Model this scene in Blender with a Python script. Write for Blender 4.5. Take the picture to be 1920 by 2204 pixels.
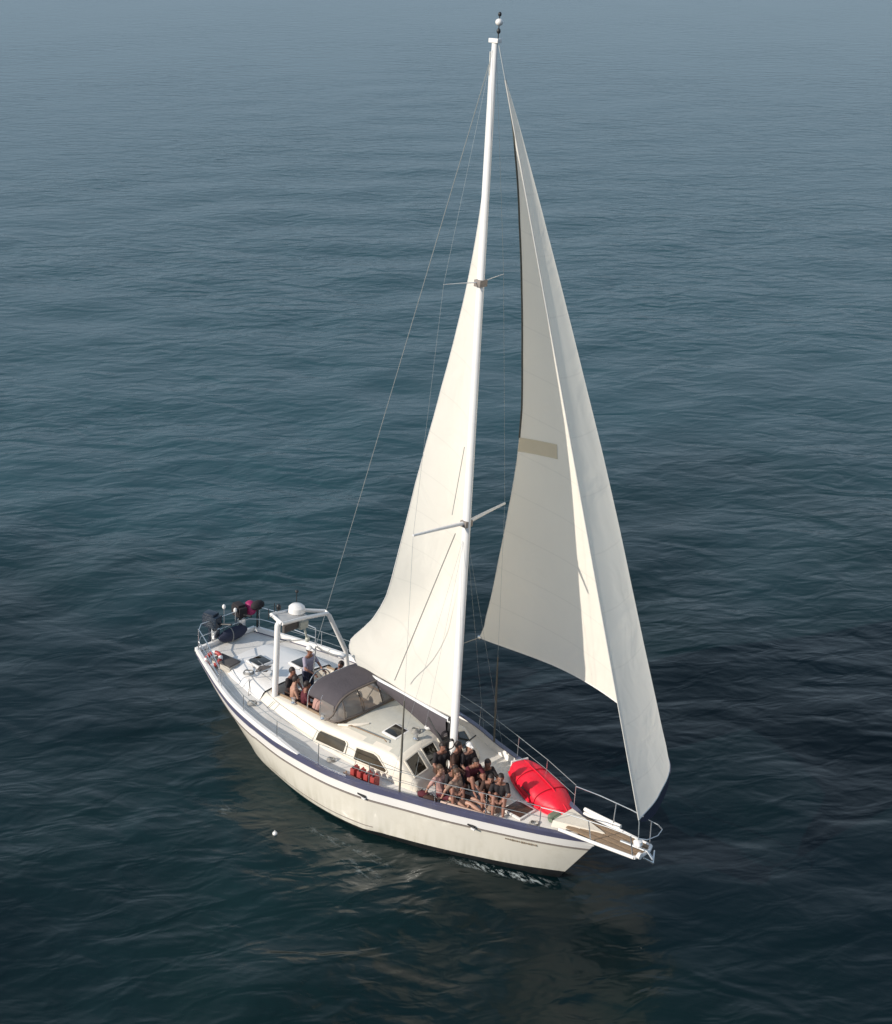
import bpy, bmesh, math, random
import numpy as np
from mathutils import Vector, Matrix

for o in list(bpy.data.objects):
    bpy.data.objects.remove(o)
S = bpy.context.scene
COL = S.collection

# ------------------------------------------------------------------ camera
HEEL = math.radians(5.1)
cam_d = bpy.data.cameras.new('camera')
cam_d.sensor_fit = 'VERTICAL'
cam_d.sensor_height = 24.0
cam_d.lens = 24.0 * 2999.9 / 2204.0
cam_d.clip_start = 0.5
cam_d.clip_end = 9000
cam = bpy.data.objects.new('camera', cam_d)
COL.objects.link(cam)
cam.location = (22.4296, -21.8840, 23.0297)
cam.rotation_euler = (math.radians(90 - 25.458), 0, math.radians(42.992))
S.camera = cam
S.render.resolution_x = 892
S.render.resolution_y = 1024

# ------------------------------------------------------------------ world and sun
SUN = Vector((-0.34, -0.80, 0.47)).normalized()      # direction towards the sun
W = bpy.data.worlds.new('World'); S.world = W; W.use_nodes = True
wn = W.node_tree.nodes; wl = W.node_tree.links; wn.clear()
sky = wn.new('ShaderNodeTexSky'); sky.sky_type = 'NISHITA'; sky.sun_disc = False
sky.sun_elevation = math.asin(SUN.z)
sky.sun_rotation = math.atan2(SUN.x, SUN.y)
sky.air_density = 1.6; sky.dust_density = 1.2; sky.ozone_density = 1.5; sky.altitude = 20
bg = wn.new('ShaderNodeBackground'); bg.inputs['Strength'].default_value = 0.15
out = wn.new('ShaderNodeOutputWorld')
haze_mix = wn.new('ShaderNodeMix'); haze_mix.data_type = 'RGBA'; # thin cloud veils the blue, thickest towards the horizon
geo = wn.new('ShaderNodeTexCoord'); sep = wn.new('ShaderNodeSeparateXYZ'); wl.new(geo.outputs['Generated'], sep.inputs[0])
mrz = wn.new('ShaderNodeMapRange'); mrz.interpolation_type = 'SMOOTHSTEP'; mrz.inputs[1].default_value = 0.36; mrz.inputs[2].default_value = 0.85; mrz.inputs[3].default_value = 0.90; mrz.inputs[4].default_value = 0.10
wl.new(sep.outputs['Z'], mrz.inputs[0]); wl.new(mrz.outputs[0], haze_mix.inputs[0])
haze_mix.inputs[7].default_value = (2.95, 3.85, 4.85, 1)
wl.new(sky.outputs[0], haze_mix.inputs[6]); wl.new(haze_mix.outputs[2], bg.inputs[0]); wl.new(bg.outputs[0], out.inputs[0])
sd = bpy.data.lights.new('sun', 'SUN'); sd.energy = 4.8; sd.angle = math.radians(0.6); sd.color = (1.0, 0.92, 0.81)
sun = bpy.data.objects.new('sun', sd); COL.objects.link(sun)
sun.rotation_euler = SUN.to_track_quat('Z', 'Y').to_euler()
sun.location = (-20, -50, 40)
S.view_settings.view_transform = 'Standard'; S.view_settings.look = 'None'
S.view_settings.exposure = 0.0; S.view_settings.gamma = 1.0; S.view_settings.use_curve_mapping = False

# ------------------------------------------------------------------ materials
def mat(name, col, rough=0.5, metal=0.0, var=0.12, scale=6.0, bump=0.0, bscale=40.0, spec=0.5, dirt=None, dscale=2.0, damt=0.5, coat=0.0):
    m = bpy.data.materials.new(name); m.use_nodes = True
    n = m.node_tree.nodes; l = m.node_tree.links
    p = n['Principled BSDF']
    p.inputs['Roughness'].default_value = rough; p.inputs['Metallic'].default_value = metal
    p.inputs['Specular IOR Level'].default_value = spec
    if coat: p.inputs['Coat Weight'].default_value = coat
    tc = n.new('ShaderNodeTexCoord')
    nz = n.new('ShaderNodeTexNoise'); nz.inputs['Scale'].default_value = scale; nz.inputs['Detail'].default_value = 5
    l.new(tc.outputs['Object'], nz.inputs['Vector'])
    mx = n.new('ShaderNodeMix'); mx.data_type = 'RGBA'
    mx.inputs[6].default_value = (*[c * (1 - var) for c in col], 1)
    mx.inputs[7].default_value = (*[min(1, c * (1 + var)) for c in col], 1)
    l.new(nz.outputs[0], mx.inputs[0]); last = mx.outputs[2]
    if dirt:
        n2 = n.new('ShaderNodeTexNoise'); n2.inputs['Scale'].default_value = dscale; n2.inputs['Detail'].default_value = 8; n2.inputs['Roughness'].default_value = 0.7
        l.new(tc.outputs['Object'], n2.inputs['Vector'])
        r = n.new('ShaderNodeMapRange'); r.inputs[1].default_value = 0.52; r.inputs[2].default_value = 0.75; r.inputs[4].default_value = damt
        l.new(n2.outputs[0], r.inputs[0])
        m2 = n.new('ShaderNodeMix'); m2.data_type = 'RGBA'; m2.inputs[7].default_value = (*dirt, 1)
        l.new(r.outputs[0], m2.inputs[0]); l.new(last, m2.inputs[6]); last = m2.outputs[2]
    l.new(last, p.inputs['Base Color'])
    if bump:
        n3 = n.new('ShaderNodeTexNoise'); n3.inputs['Scale'].default_value = bscale; n3.inputs['Detail'].default_value = 3
        l.new(tc.outputs['Object'], n3.inputs['Vector'])
        b = n.new('ShaderNodeBump'); b.inputs['Strength'].default_value = bump; b.inputs['Distance'].default_value = 0.02
        l.new(n3.outputs[0], b.inputs['Height']); l.new(b.outputs[0], p.inputs['Normal'])
    return m

GEL = mat('cream gelcoat', (0.67, 0.62, 0.54), 0.28, var=0.05, scale=1.5, dirt=(0.42, 0.36, 0.27), dscale=1.3, damt=0.25, coat=0.3)
WHT = mat('white gelcoat', (0.76, 0.73, 0.70), 0.3, var=0.04, scale=2)
DECK = mat('nonskid deck', (0.68, 0.65, 0.61), 0.75, var=0.08, scale=4, bump=0.3, bscale=120, dirt=(0.36, 0.33, 0.29), dscale=1.6, damt=0.5)
CAB = mat('cabin gelcoat', (0.68, 0.62, 0.53), 0.4, var=0.05, scale=3, dirt=(0.45, 0.40, 0.32), dscale=1.8, damt=0.35)
NAVY = mat('navy stripe', (0.075, 0.078, 0.135), 0.35, var=0.25, scale=3, dirt=(0.12, 0.10, 0.09), dscale=2.5, damt=0.7)
GREYL = mat('grey rubber strake', (0.22, 0.19, 0.17), 0.6, var=0.2, scale=8)
BLACK = mat('black antifouling', (0.012, 0.013, 0.014), 0.5, var=0.3, scale=5, dirt=(0.05, 0.06, 0.04), dscale=3, damt=0.6)
GLASS = mat('smoked window', (0.018, 0.015, 0.010), 0.08, var=0.2, scale=5, spec=0.8)
GLASSB = mat('bronze side window', (0.06, 0.05, 0.035), 0.12, var=0.45, scale=3, spec=0.7)
ALU = mat('painted mast', (0.74, 0.73, 0.72), 0.3, var=0.05, scale=3, dirt=(0.45, 0.43, 0.40), dscale=3, damt=0.3)
STEEL = mat('stainless steel', (0.62, 0.63, 0.64), 0.25, metal=0.9, var=0.05)
WIRE = mat('rigging wire', (0.30, 0.33, 0.34), 0.4, metal=0.4, var=0.05)
BLK = mat('black plastic', (0.018, 0.018, 0.02), 0.45, var=0.3, scale=10)
CANV = mat('dark grey purple canvas', (0.070, 0.060, 0.068), 0.85, var=0.15, scale=4, bump=0.6, bscale=14)
TEAK = mat('weathered teak', (0.24, 0.165, 0.105), 0.75, var=0.35, scale=14, bump=0.3, bscale=60)
PINKT = mat('pale varnished pole', (0.55, 0.40, 0.32), 0.5, var=0.2, scale=5)
RED = mat('red fabric', (0.70, 0.004, 0.028), 0.5, var=0.15, scale=2.5, bump=0.8, bscale=5)
REDP = mat('red plastic', (0.34, 0.05, 0.045), 0.4, var=0.2, scale=8)
MAGENTA = mat('magenta vinyl', (0.30, 0.012, 0.09), 0.45, var=0.25, scale=6)
DNAVY = mat('engine cowl', (0.012, 0.022, 0.038), 0.35, var=0.3, scale=8)
ROPE = mat('grey rope', (0.33, 0.31, 0.28), 0.9, var=0.3, scale=30)
OLIVE = mat('olive sail patch', (0.50, 0.47, 0.39), 0.8, var=0.08, scale=4)
DGREY = mat('dark grey mat', (0.085, 0.075, 0.07), 0.8, var=0.2, scale=10, bump=0.3, bscale=60)
COCK = mat('cockpit sole wood', (0.20, 0.13, 0.075), 0.7, var=0.35, scale=12, bump=0.3, bscale=50)
SKIN = [mat('light tanned skin', (0.40, 0.22, 0.155), 0.5, var=0.08, scale=8),
        mat('tanned skin', (0.27, 0.125, 0.085), 0.5, var=0.08, scale=8),
        mat('brown skin', (0.20, 0.095, 0.06), 0.5, var=0.08, scale=8)]
HAIR = [mat('dark hair', (0.018, 0.010, 0.008), 0.6, var=0.4, scale=40), mat('brown hair', (0.07, 0.035, 0.018), 0.6, var=0.4, scale=40), mat('fair hair', (0.32, 0.22, 0.12), 0.6, var=0.3, scale=40)]
def cloth(name, c): return mat(name, c, 0.85, var=0.15, scale=7, bump=0.5, bscale=18)
C_BLACK = cloth('black cloth', (0.018, 0.014, 0.016)); C_MAROON = cloth('maroon cloth', (0.085, 0.010, 0.018)); C_BROWN = cloth('dark brown cloth', (0.055, 0.026, 0.018))
C_GREY = cloth('grey lavender cloth', (0.30, 0.27, 0.34)); C_WHITE = cloth('white cloth', (0.70, 0.68, 0.66)); C_PINK = cloth('pink cloth', (0.42, 0.24, 0.21)); C_NAVY = cloth('navy cloth', (0.02, 0.025, 0.05))
C_TAN = cloth('tan cloth', (0.24, 0.16, 0.12))

def sailcloth(name, col, trans, tcol):
    m = bpy.data.materials.new(name); m.use_nodes = True
    n = m.node_tree.nodes; l = m.node_tree.links; n.clear()
    o = n.new('ShaderNodeOutputMaterial'); mix = n.new('ShaderNodeMixShader'); mix.inputs[0].default_value = trans
    d = n.new('ShaderNodeBsdfDiffuse'); t = n.new('ShaderNodeBsdfTranslucent'); d.inputs[1].default_value = 0.4
    tc = n.new('ShaderNodeTexCoord'); mp = n.new('ShaderNodeMapping'); mp.inputs['Scale'].default_value = (0.5, 0.5, 0.18)
    l.new(tc.outputs['Object'], mp.inputs[0])
    nz = n.new('ShaderNodeTexNoise'); nz.inputs['Scale'].default_value = 2.0; nz.inputs['Detail'].default_value = 6
    l.new(mp.outputs[0], nz.inputs['Vector'])
    mx = n.new('ShaderNodeMix'); mx.data_type = 'RGBA'; mx.inputs[6].default_value = (*[c * 0.93 for c in col], 1); mx.inputs[7].default_value = (*[min(1, c * 1.05) for c in col], 1)
    # stitched panel seams, a little darker than the cloth
    sx = n.new('ShaderNodeSeparateXYZ'); l.new(tc.outputs['Object'], sx.inputs[0])
    m1 = n.new('ShaderNodeMath'); m1.operation = 'MULTIPLY_ADD'; m1.inputs[1].default_value = 0.16; l.new(sx.outputs['X'], m1.inputs[0]); l.new(sx.outputs['Z'], m1.inputs[2])
    m2 = n.new('ShaderNodeMath'); m2.operation = 'PINGPONG'; m2.inputs[1].default_value = 0.6; l.new(m1.outputs[0], m2.inputs[0])
    m3 = n.new('ShaderNodeMapRange'); m3.inputs[1].default_value = 0.0; m3.inputs[2].default_value = 0.028; m3.inputs[3].default_value = 0.90; m3.inputs[4].default_value = 1.0; l.new(m2.outputs[0], m3.inputs[0])
    sm = n.new('ShaderNodeVectorMath'); sm.operation = 'SCALE'; l.new(mx.outputs[2], sm.inputs[0]); l.new(m3.outputs[0], sm.inputs['Scale'])
    n4 = n.new('ShaderNodeTexNoise'); n4.inputs['Scale'].default_value = 0.55; n4.inputs['Detail'].default_value = 3; n4.inputs['Distortion'].default_value = 0.8; l.new(tc.outputs['Object'], n4.inputs['Vector'])
    b0 = n.new('ShaderNodeBump'); b0.inputs['Strength'].default_value = 0.5; b0.inputs['Distance'].default_value = 0.25; l.new(n4.outputs[0], b0.inputs['Height'])
    l.new(nz.outputs[0], mx.inputs[0]); l.new(sm.outputs[0], d.inputs[0]); t.inputs[0].default_value = (*tcol, 1)
    b = n.new('ShaderNodeBump'); b.inputs['Strength'].default_value = 0.35; b.inputs['Distance'].default_value = 0.06; l.new(b0.outputs[0], b.inputs['Normal'])
    l.new(nz.outputs[0], b.inputs['Height']); l.new(b.outputs[0], d.inputs['Normal']); l.new(b.outputs[0], t.inputs['Normal'])
    l.new(d.outputs[0], mix.inputs[1]); l.new(t.outputs[0], mix.inputs[2]); l.new(mix.outputs[0], o.inputs[0])
    return m
SAILM = sailcloth('main sailcloth', (0.90, 0.86, 0.79), 0.40, (0.96, 0.87, 0.70))
SAILG = sailcloth('genoa sailcloth', (0.92, 0.87, 0.78), 0.36, (0.90, 0.86, 0.78))

VINYL = bpy.data.materials.new('clear vinyl'); VINYL.use_nodes = True
_n = VINYL.node_tree.nodes; _l = VINYL.node_tree.links; _p = _n['Principled BSDF']
_p.inputs['Base Color'].default_value = (0.30, 0.27, 0.25, 1); _p.inputs['Roughness'].default_value = 0.15
_tr = _n.new('ShaderNodeBsdfTransparent'); _tr.inputs[0].default_value = (0.8, 0.78, 0.76, 1); _mx = _n.new('ShaderNodeMixShader'); _mx.inputs[0].default_value = 0.42
_l.new(_p.outputs[0], _mx.inputs[1]); _l.new(_tr.outputs[0], _mx.inputs[2]); _l.new(_mx.outputs[0], _n['Material Output'].inputs[0])

# ------------------------------------------------------------------ mesh helpers
class MB:
    def __init__(s): s.v = []; s.f = []
    def add(s, v, f):
        k = len(s.v); s.v += [tuple(p) for p in v]; s.f += [tuple(i + k for i in q) for q in f]; return s
    def box(s, c, d, rz=0.0, M=None):
        x, y, z = d[0] / 2, d[1] / 2, d[2] / 2
        b = min(x, y, z) * 0.22
        bm = bmesh.new(); bmesh.ops.create_cube(bm, size=1)
        for v in bm.verts: v.co = Vector((v.co.x * 2 * x, v.co.y * 2 * y, v.co.z * 2 * z))
        bmesh.ops.bevel(bm, geom=bm.edges[:], offset=b, segments=2, affect='EDGES', profile=0.6)
        T = (M if M is not None else Matrix.Translation(c) @ Matrix.Rotation(rz, 4, 'Z'))
        vs = [T @ v.co for v in bm.verts]; bm.verts.index_update(); fs = [[v.index for v in f.verts] for f in bm.faces]; bm.free()
        return s.add(vs, fs)
    def tube(s, pts, r, n=10, caps=True):
        pts = [Vector(p) for p in pts]; m = len(pts)
        rr = r if isinstance(r, (list, tuple)) else [r] * m
        k = len(s.v); up = None
        for i, p in enumerate(pts):
            t = (pts[min(i + 1, m - 1)] - pts[max(i - 1, 0)]).normalized()
            if up is None:
                up = Vector((0, 0, 1)) if abs(t.z) < 0.9 else Vector((1, 0, 0))
            a = (up - t * up.dot(t)).normalized(); up = a; b = t.cross(a)
            for j in range(n):
                an = 2 * math.pi * j / n
                s.v.append(tuple(p + (a * math.cos(an) + b * math.sin(an)) * rr[i]))
        for i in range(m - 1):
            for j in range(n):
                s.f.append((k + i * n + j, k + i * n + (j + 1) % n, k + (i + 1) * n + (j + 1) % n, k + (i + 1) * n + j))
        if caps:
            s.f.append(tuple(k + j for j in range(n))[::-1]); s.f.append(tuple(k + (m - 1) * n + j for j in range(n)))
        return s
    def ball(s, c, r, nu=14, nv=9, M=None, zmin=-1.0):
        if not isinstance(r, (tuple, list)): r = (r, r, r)
        c = Vector(c); k = len(s.v)
        for i in range(nv + 1):
            ph = -math.pi / 2 + math.pi * i / nv
            sz = max(math.sin(ph), zmin); cz = math.cos(ph)
            for j in range(nu):
                th = 2 * math.pi * j / nu
                q = Vector((r[0] * cz * math.cos(th), r[1] * cz * math.sin(th), r[2] * sz))
                if M is not None: q = M @ q
                s.v.append(tuple(c + q))
        for i in range(nv):
            for j in range(nu):
                s.f.append((k + i * nu + j, k + i * nu + (j + 1) % nu, k + (i + 1) * nu + (j + 1) % nu, k + (i + 1) * nu + j))
        return s
    def cap(s, a, b, ra, rb, n=10):
        """capsule with tapered radii"""
        a = Vector(a); b = Vector(b); d = (b - a); L = max(d.length, 1e-5); t = d / L
        pts = []; rs = []
        for q in (-1, -0.8, -0.45, 0): pts.append(a + t * ra * q); rs.append(max(ra * math.sqrt(max(0, 1 - q * q)), ra * .05))
        for q in (0.33, 0.67): pts.append(a.lerp(b, q)); rs.append(ra + (rb - ra) * q)
        for q in (0, 0.45, 0.8, 1): pts.append(b + t * rb * q); rs.append(max(rb * math.sqrt(max(0, 1 - q * q)), rb * .05))
        return s.tube(pts, rs, n)
    def prism(s, quad, nrm, t):
        quad = [Vector(q) for q in quad]; nrm = Vector(nrm); n = len(quad)
        vs = quad + [q + nrm * t for q in quad]
        fs = [tuple(range(n))[::-1], tuple(range(n, 2 * n))] + [(i, (i + 1) % n, n + (i + 1) % n, n + i) for i in range(n)]
        return s.add(vs, fs)
    def grid(s, rows, closed=False):
        k = len(s.v); n = len(rows[0])
        for r in rows: s.v += [tuple(p) for p in r]
        for i in range(len(rows) - 1):
            for j in range(n if closed else n - 1):
                s.f.append((k + i * n + j, k + i * n + (j + 1) % n, k + (i + 1) * n + (j + 1) % n, k + (i + 1) * n + j))
        return s
    def build(s, name, m, parent=None, smooth=True, kind=None, label=None):
        me = bpy.data.meshes.new(name); me.from_pydata(s.v, [], s.f); me.validate()
        bm = bmesh.new(); bm.from_mesh(me); bmesh.ops.recalc_face_normals(bm, faces=bm.faces)
        bm.to_mesh(me); bm.free()
        if smooth:
            me.shade_smooth()
            me.set_sharp_from_angle(angle=math.radians(38))
        me.materials.append(m)
        o = bpy.data.objects.new(name, me); COL.objects.link(o)
        if parent is not None: o.parent = parent
        if kind: o['kind'] = kind
        if label: o['label'] = label
        return o

HM = Matrix.Rotation(-HEEL, 4, 'X')
def thing(name, label, cat, loc=(0, 0, 0), rz=0.0, group=None, ry=0.0, rx=0.0, onboat=True):
    o = bpy.data.objects.new(name, None); COL.objects.link(o); o.empty_display_size = 0.2
    T = Matrix.Translation(loc) @ Matrix.Rotation(rz, 4, 'Z') @ Matrix.Rotation(ry, 4, 'Y') @ Matrix.Rotation(rx, 4, 'X')
    o.matrix_world = (HM @ T) if onboat else T
    o['label'] = label; o['category'] = cat
    if group: o['group'] = group
    return o
def copy_thing(src, loc, label, rz=0.0, group=None):
    def cp(o, par):
        c = o.copy(); COL.objects.link(c)
        if par is not None: c.parent = par
        for ch in [x for x in src_children[o.name]]: cp(ch, c)
        return c
    global src_children
    src_children = {x.name: list(x.children) for x in bpy.data.objects}
    r = cp(src, None)
    r.matrix_world = HM @ Matrix.Translation(loc) @ Matrix.Rotation(rz, 4, 'Z')
    r['label'] = label
    if group: r['group'] = group
    return r

# ------------------------------------------------------------------ water
def build_water():
    N = 720
    u = np.linspace(-1, 1, N); k = 7.0; A = 9000 / math.sinh(k)
    g = A * np.sinh(k * u)
    cx, cy = 2.0, 0.0
    X, Y = np.meshgrid(g + cx, g + cy, indexing='ij')
    sp = k * (2 / N) * np.sqrt(np.maximum(np.abs(X - cx), np.abs(Y - cy)) ** 2 + A * A)
    Z = np.zeros_like(X)
    rng = np.random.RandomState(7)
    base = math.atan2(0.80, 0.60)      # waves run roughly away from the camera side
    for i in range(70):
        lam = 1.6 * (9.0 / 1.6) ** rng.rand()
        th = math.radians(133) + rng.normal(0, 0.6)
        amp = 0.0060 * (lam / 3.0) ** 1.05 * (0.6 + 0.8 * rng.rand())
        kk = 2 * math.pi / lam
        ph = kk * (X * math.cos(th) + Y * math.sin(th)) + rng.rand() * 6.28
        fade = np.clip((lam / sp - 3.0) / 4.0, 0, 1)
        Z += amp * fade * (np.sin(ph) + 0.22 * np.sin(2 * ph + 1.3))
    co = np.stack([X, Y, Z], -1).reshape(-1, 3)
    idx = np.arange(N * N).reshape(N, N)
    q = np.stack([idx[:-1, :-1], idx[1:, :-1], idx[1:, 1:], idx[:-1, 1:]], -1).reshape(-1, 4)
    me = bpy.data.meshes.new('water'); me.vertices.add(N * N); me.vertices.foreach_set('co', co.ravel().astype(np.float32))
    me.loops.add(q.size); me.loops.foreach_set('vertex_index', q.ravel().astype(np.int32))
    me.polygons.add(len(q)); me.polygons.foreach_set('loop_start', np.arange(0, q.size, 4, dtype=np.int32)); me.polygons.foreach_set('loop_total', np.full(len(q), 4, dtype=np.int32))
    me.update(calc_edges=True); me.shade_smooth()
    m = bpy.data.materials.new('sea water'); m.use_nodes = True
    n = m.node_tree.nodes; l = m.node_tree.links; p = n['Principled BSDF']
    p.inputs['IOR'].default_value = 1.33; p.inputs['Roughness'].default_value = 0.21; p.inputs['Specular IOR Level'].default_value = 0.5
    tc = n.new('ShaderNodeTexCoord')
    # colour: patches of navy, teal and green-black water
    na = n.new('ShaderNodeTexNoise'); na.inputs['Scale'].default_value = 0.07; na.inputs['Detail'].default_value = 3; l.new(tc.outputs['Object'], na.inputs['Vector'])
    cr = n.new('ShaderNodeValToRGB'); e = cr.color_ramp.elements
    e[0].position = 0.35; e[0].color = (0.0012, 0.0060, 0.0090, 1); e[1].position = 0.68; e[1].color = (0.0020, 0.0115, 0.0110, 1)
    l.new(na.outputs[0], cr.inputs[0])
    # teal ramp painted into the far water, standing in for missing sky reflection
    dt = n.new('ShaderNodeVectorMath'); dt.operation = 'DOT_PRODUCT'; dt.inputs[1].default_value = (-0.78, 0.62, 0); l.new(tc.outputs['Object'], dt.inputs[0])
    nb = n.new('ShaderNodeTexNoise'); nb.inputs['Scale'].default_value = 0.045; nb.inputs['Detail'].default_value = 4; l.new(tc.outputs['Object'], nb.inputs['Vector'])
    ad = n.new('ShaderNodeMath'); ad.operation = 'MULTIPLY_ADD'; ad.inputs[1].default_value = 60.0; l.new(nb.outputs[0], ad.inputs[0]); l.new(dt.outputs['Value'], ad.inputs[2])
    sr = n.new('ShaderNodeMapRange'); sr.interpolation_type = 'SMOOTHSTEP'; sr.inputs[1].default_value = 27; sr.inputs[2].default_value = 64; l.new(ad.outputs[0], sr.inputs[0])
    mc = n.new('ShaderNodeMix'); mc.data_type = 'RGBA'; mc.inputs[7].default_value = (0.020, 0.056, 0.068, 1)
    l.new(sr.outputs[0], mc.inputs[0]); l.new(cr.outputs[0], mc.inputs[6]); l.new(mc.outputs[2], p.inputs['Base Color'])
    # ripples of three sizes, crests longer than they are wide; calmer water further out
    def rip(ang, along, across, detail, rough, dist):
        mp = n.new('ShaderNodeMapping'); mp.vector_type = 'TEXTURE'; mp.inputs['Rotation'].default_value = (0, 0, math.radians(ang)); mp.inputs['Scale'].default_value = (along, across, 1)
        l.new(tc.outputs['Object'], mp.inputs[0])
        t = n.new('ShaderNodeTexNoise'); t.inputs['Scale'].default_value = 1.0; t.inputs['Detail'].default_value = detail; t.inputs['Roughness'].default_value = rough; t.inputs['Distortion'].default_value = dist
        l.new(mp.outputs[0], t.inputs['Vector']); return t.outputs[0]
    ln = n.new('ShaderNodeVectorMath'); ln.operation = 'LENGTH'; l.new(tc.outputs['Object'], ln.inputs[0])
    calm = n.new('ShaderNodeMapRange'); calm.inputs[1].default_value = 50; calm.inputs[2].default_value = 190; calm.inputs[3].default_value = 1.0; calm.inputs[4].default_value = 0.30
    l.new(ln.outputs['Value'], calm.inputs[0])
    # wind patches: ripple strength varies over tens of metres
    pt = n.new('ShaderNodeTexNoise'); pt.inputs['Scale'].default_value = 0.06; pt.inputs['Detail'].default_value = 2; l.new(tc.outputs['Object'], pt.inputs['Vector'])
    pr = n.new('ShaderNodeMapRange'); pr.inputs[1].default_value = 0.35; pr.inputs[2].default_value = 0.65; pr.inputs[3].default_value = 0.55; pr.inputs[4].default_value = 1.25; l.new(pt.outputs[0], pr.inputs[0])
    last = None
    for (ang, al, ac, de, ro, di, amp) in RIPPLES:
        b = n.new('ShaderNodeBump'); b.inputs['Strength'].default_value = 1.0
        mu = n.new('ShaderNodeMath'); mu.operation = 'MULTIPLY'; l.new(calm.outputs[0], mu.inputs[0]); l.new(pr.outputs[0], mu.inputs[1])
        m3 = n.new('ShaderNodeMath'); m3.operation = 'MULTIPLY'; m3.inputs[1].default_value = amp; l.new(mu.outputs[0], m3.inputs[0]); l.new(m3.outputs[0], b.inputs['Distance'])
        l.new(rip(ang, al, ac, de, ro, di), b.inputs['Height'])
        if last is not None: l.new(last, b.inputs['Normal'])
        last = b.outputs[0]
    l.new(last, p.inputs['Normal'])
    me.materials.append(m)
    o = bpy.data.objects.new('water', me); COL.objects.link(o); o['kind'] = 'structure'
RIPPLES = [(38, 2.6, 1.3, 1.5, 0.5, 0.8, 0.15), (55, 1.35, 0.62, 2.0, 0.5, 0.6, 0.080), (28, 0.5, 0.26, 2.0, 0.5, 0.4, 0.014)]
build_water()

# ------------------------------------------------------------------ the yacht
YL = 'white cream hulled sailing yacht with navy sheer stripe under full mainsail and genoa'
Y = thing('sailing_yacht', YL, 'sailing yacht')
def I(x, xs, ys): return float(np.interp(x, xs, ys))
def zr(x): return I(x, [-7.15, -4.5, -2, 0, 2, 4, 7], [1.45, 1.33, 1.27, 1.30, 1.38, 1.52, 1.70])
BX = [-7.15, -5.96, -5.19, -4.18, -3.1, -2.21, -1.29, .23, 1.19, 1.99, 3.34, 4.75, 5.97, 6.6, 6.95]
BY = [1.14, 1.60, 1.88, 2.18, 2.37, 2.46, 2.48, 2.36, 2.17, 1.92, 1.54, 1.05, 0.56, 0.25, 0.04]
WX = [-7.15, -6.3, -5.3, -4.2, -3.0, -1.15, .74, 2.6, 4.33, 5.4, 5.87]
WY = [0.3, 0.85, 1.35, 1.85, 2.10, 2.28, 2.12, 1.58, 0.85, 0.30, 0.0]
def smooth_tab(xs, ys):
    # Catmull-Rom through the table
    xs = np.array(xs); ys = np.array(ys); m = np.gradient(ys, xs)
    def f(x):
        if x <= xs[0]: return float(ys[0])
        if x >= xs[-1]: return float(ys[-1])
        i = int(np.searchsorted(xs, x) - 1); h = xs[i + 1] - xs[i]; t = (x - xs[i]) / h
        return float((2*t**3-3*t**2+1)*ys[i] + (t**3-2*t**2+t)*h*m[i] + (-2*t**3+3*t**2)*ys[i+1] + (t**3-t**2)*h*m[i+1])
    return f
Bf = smooth_tab(BX, BY); Wf = smooth_tab(WX, WY)
def zb(x): return I(x, [-7.15, -3, 1, 3, 5, 6], [-.22, -.17, -.04, .09, .21, .26])
def hull_pt(s, t, side):
    """s 0..1 stern to bow, t 0 keel .. 1 rail"""
    xr = -7.15 + 14.10 * s                      # at the rail
    # stem and transom rake: lower points lie further aft at the bow and forward at the stern
    z0 = -0.75; z1 = zr(xr); z = z0 + (z1 - z0) * t
    rake = (1 - (z - 0.0) / z1)
    x = xr
    if s > 0.5: x = xr - (s - 0.5) * 2 * rake * 1.10 * (1 if rake < 1 else 1.1)
    else: x = xr + (0.5 - s) * 2 * rake * 0.75
    b = Bf(xr); w = min(Wf(-7.15 + 13.02 * s), b * 1.0)
    h = max(0.0, min(1.0, (z - 0) / z1))
    if z >= 0: y = w + (b - w) * (h ** 0.75 if s < 0.75 else h ** 1.05) 
    else:
        q = -z / 0.75; y = w * math.sqrt(max(0, 1 - q ** 1.7))
    if s < 0.28 and z > 0:                       # counter stern: fullness drops away below the rail
        y = b * (1 - (1 - w / b) * (1 - h) ** 1.5)
    return Vector((x, side * y, z))
def t_of_z(s, z):
    xr = -7.15 + 14.10 * s; return (z + 0.75) / (zr(xr) + 0.75)
NS = 90
def shell(tlo, thi, name, m, parent, off=0.0, nt=10, s0=0.0, s1=1.0, sides=(-1, 1), transom=True, label=None):
    mb = MB()
    for sd_ in sides:
        rows = []
        for i in range(NS + 1):
            s = s0 + (s1 - s0) * i / NS
            a = tlo(s); b = thi(s); row = []
            for j in range(nt + 1):
                p = hull_pt(s, a + (b - a) * j / nt, sd_); p.y += sd_ * off; row.append(p)
            rows.append(row)
        mb.grid(rows)
    if transom:
        rows = []
        a = tlo(0); b = thi(0)
        for j in range(nt + 1):
            p = hull_pt(0, a + (b - a) * j / nt, 1); rows.append([Vector((p.x - 0.12 * math.cos(k_ / 4 * math.pi / 2 * 1) if False else p.x - 0.10 * (1 - (q / 4.0) ** 2), p.y * q / 4.0, p.z)) for q in range(-4, 5) for k_ in (0,)])
        mb.grid(rows)
    return mb.build(name, m, parent, label=label)
boot = lambda s: t_of_z(s, zb(-7.15 + 13.6 * s))
HULLM = mat('hull gelcoat', (0.66, 0.62, 0.54), 0.28, var=0.05, scale=1.5, dirt=(0.44, 0.39, 0.29), dscale=1.1, damt=0.35, coat=0.3)
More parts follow.
